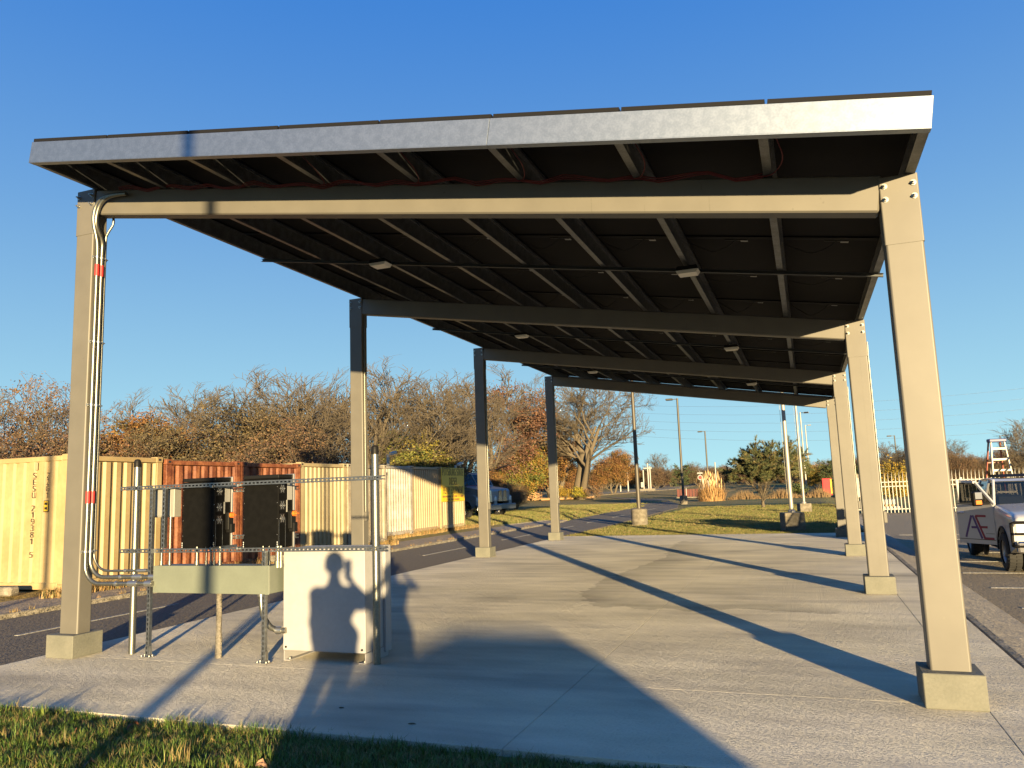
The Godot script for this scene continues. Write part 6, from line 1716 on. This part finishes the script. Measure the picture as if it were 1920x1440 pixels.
func phone(label: String, at: Vector3, turn: float, size: Vector3):
	var t := thing("phone", label, "phone", at, turn, "phones held behind the camera")
	boxpart(t, "case", Vector3.ZERO, size, mats["black"], 0.006); boxpart(t, "screen", Vector3(0, 0, size.z / 2 + 0.0006), Vector3(size.x - 0.01, size.y - 0.01, 0.001), mats["darkglass"], 0.0)

func make_behind_camera():
	# the one who takes the picture, both hands on the phone
	person("person in a dark jacket holding a phone with both hands", Vector3(8.20, -0.08, 7.26), 0.36, 1.80, Color(0.05, 0.06, 0.08), Color(0.05, 0.05, 0.07), Vector3(0.10, 1.66, -0.41), Vector3(-0.10, 1.66, -0.41), Vector3(0.36, 1.40, -0.20), Vector3(-0.36, 1.40, -0.20))
	phone("dark phone held sideways at the picture's viewpoint", Vector3(8.005, 1.69, 6.815), 0.36, Vector3(0.15, 0.074, 0.009))
	# the second one, a little to the left, one arm up
	person("person in a dark jacket raising a phone in one hand", Vector3(7.38, -0.05, 7.0), 0.51, 1.86, Color(0.06, 0.06, 0.06), Color(0.04, 0.05, 0.08), Vector3(0.19, 1.54, -0.25), Vector3(-0.20, 0.95, -0.06), Vector3(0.45, 1.27, -0.10), Vector3(-0.225, 1.18, 0.02))
	phone("dark phone raised in the other person's hand", Vector3(7.375, 1.66, 6.69), 0.51, Vector3(0.074, 0.15, 0.009))
	# parked car whose shadow lies across the slab
	var t := thing("parked_car", "grey sport utility car parked tail first on the grass behind the camera", "car", Vector3(13.78, -0.08, 14.5), -PI / 2)
	var W := 0.975
	# own axes: x forward, tail at 0
	var b := MB.new(); b.prism(PackedVector2Array([Vector2(0.0, 0.32), Vector2(0.0, 1.14), Vector2(3.45, 1.14), Vector2(4.6, 1.02), Vector2(4.75, 0.85), Vector2(4.75, 0.32)]), -W, W); part(t, "body", b.mesh(), mats["suvpaint"])
	b = MB.new()
	var ring := [Vector2(-W, 1.14), Vector2(-W + 0.05, 1.45), Vector2(-W + 0.14, 1.66), Vector2(-W + 0.34, 1.77), Vector2(W - 0.34, 1.77), Vector2(W - 0.14, 1.66), Vector2(W - 0.05, 1.45), Vector2(W, 1.14)]
	var xf := Transform3D(Basis(Vector3(0, 0, 1), Vector3(0, 1, 0), Vector3(1, 0, 0)), Vector3(0.02, 0, 0))
	b.prism(PackedVector2Array(ring), 0.0, 2.75, xf); part(t, "cabin", b.mesh(), mats["suvpaint"])
	b = MB.new(); b.face(Vector3(2.78, 1.74, -0.62), Vector3(2.78, 1.74, 0.62), Vector3(3.45, 1.16, 0.86), Vector3(3.45, 1.16, -0.86), Vector3(1, 1, 0)); part(t, "windshield", b.mesh(), mats["darkglass"])
	boxpart(t, "rear_window", Vector3(0.01, 1.42, 0), Vector3(0.02, 0.42, 1.45), mats["darkglass"], 0.0)
	boxpart(t, "bumper", Vector3(-0.05, 0.5, 0), Vector3(0.14, 0.26, 1.9), mats["black"], 0.03)
	for s in [-1.0, 1.0]:
		boxpart(t, "tail_light", Vector3(-0.005, 1.0, s * 0.86), Vector3(0.03, 0.26, 0.14), mats["redlabel"], 0.01)
		boxpart(t, "mirror", Vector3(3.1, 1.2, s * 1.06), Vector3(0.12, 0.16, 0.2), mats["suvpaint"], 0.03)
		for x in [0.95, 3.8]: wheel(t, Vector3(x, 0.36, s * 0.88), 0.36, 0.24, mats["silver"], PI / 2)
	# lamp posts behind the camera whose shadows cross the canopy front and the numbered container
	lamp_post("dark lamp post on the grass behind the camera, right one", Vector3(10.27, -0.08, 15.0), 9.2, mats["darkpole"], [-1.0], 0.085, 0.7, 0.34)
	lamp_post("dark lamp post on the grass behind the camera, left one", Vector3(5.0, -0.08, 15.0), 9.2, mats["darkpole"], [-1.0], 0.085, 0.7, 0.34)
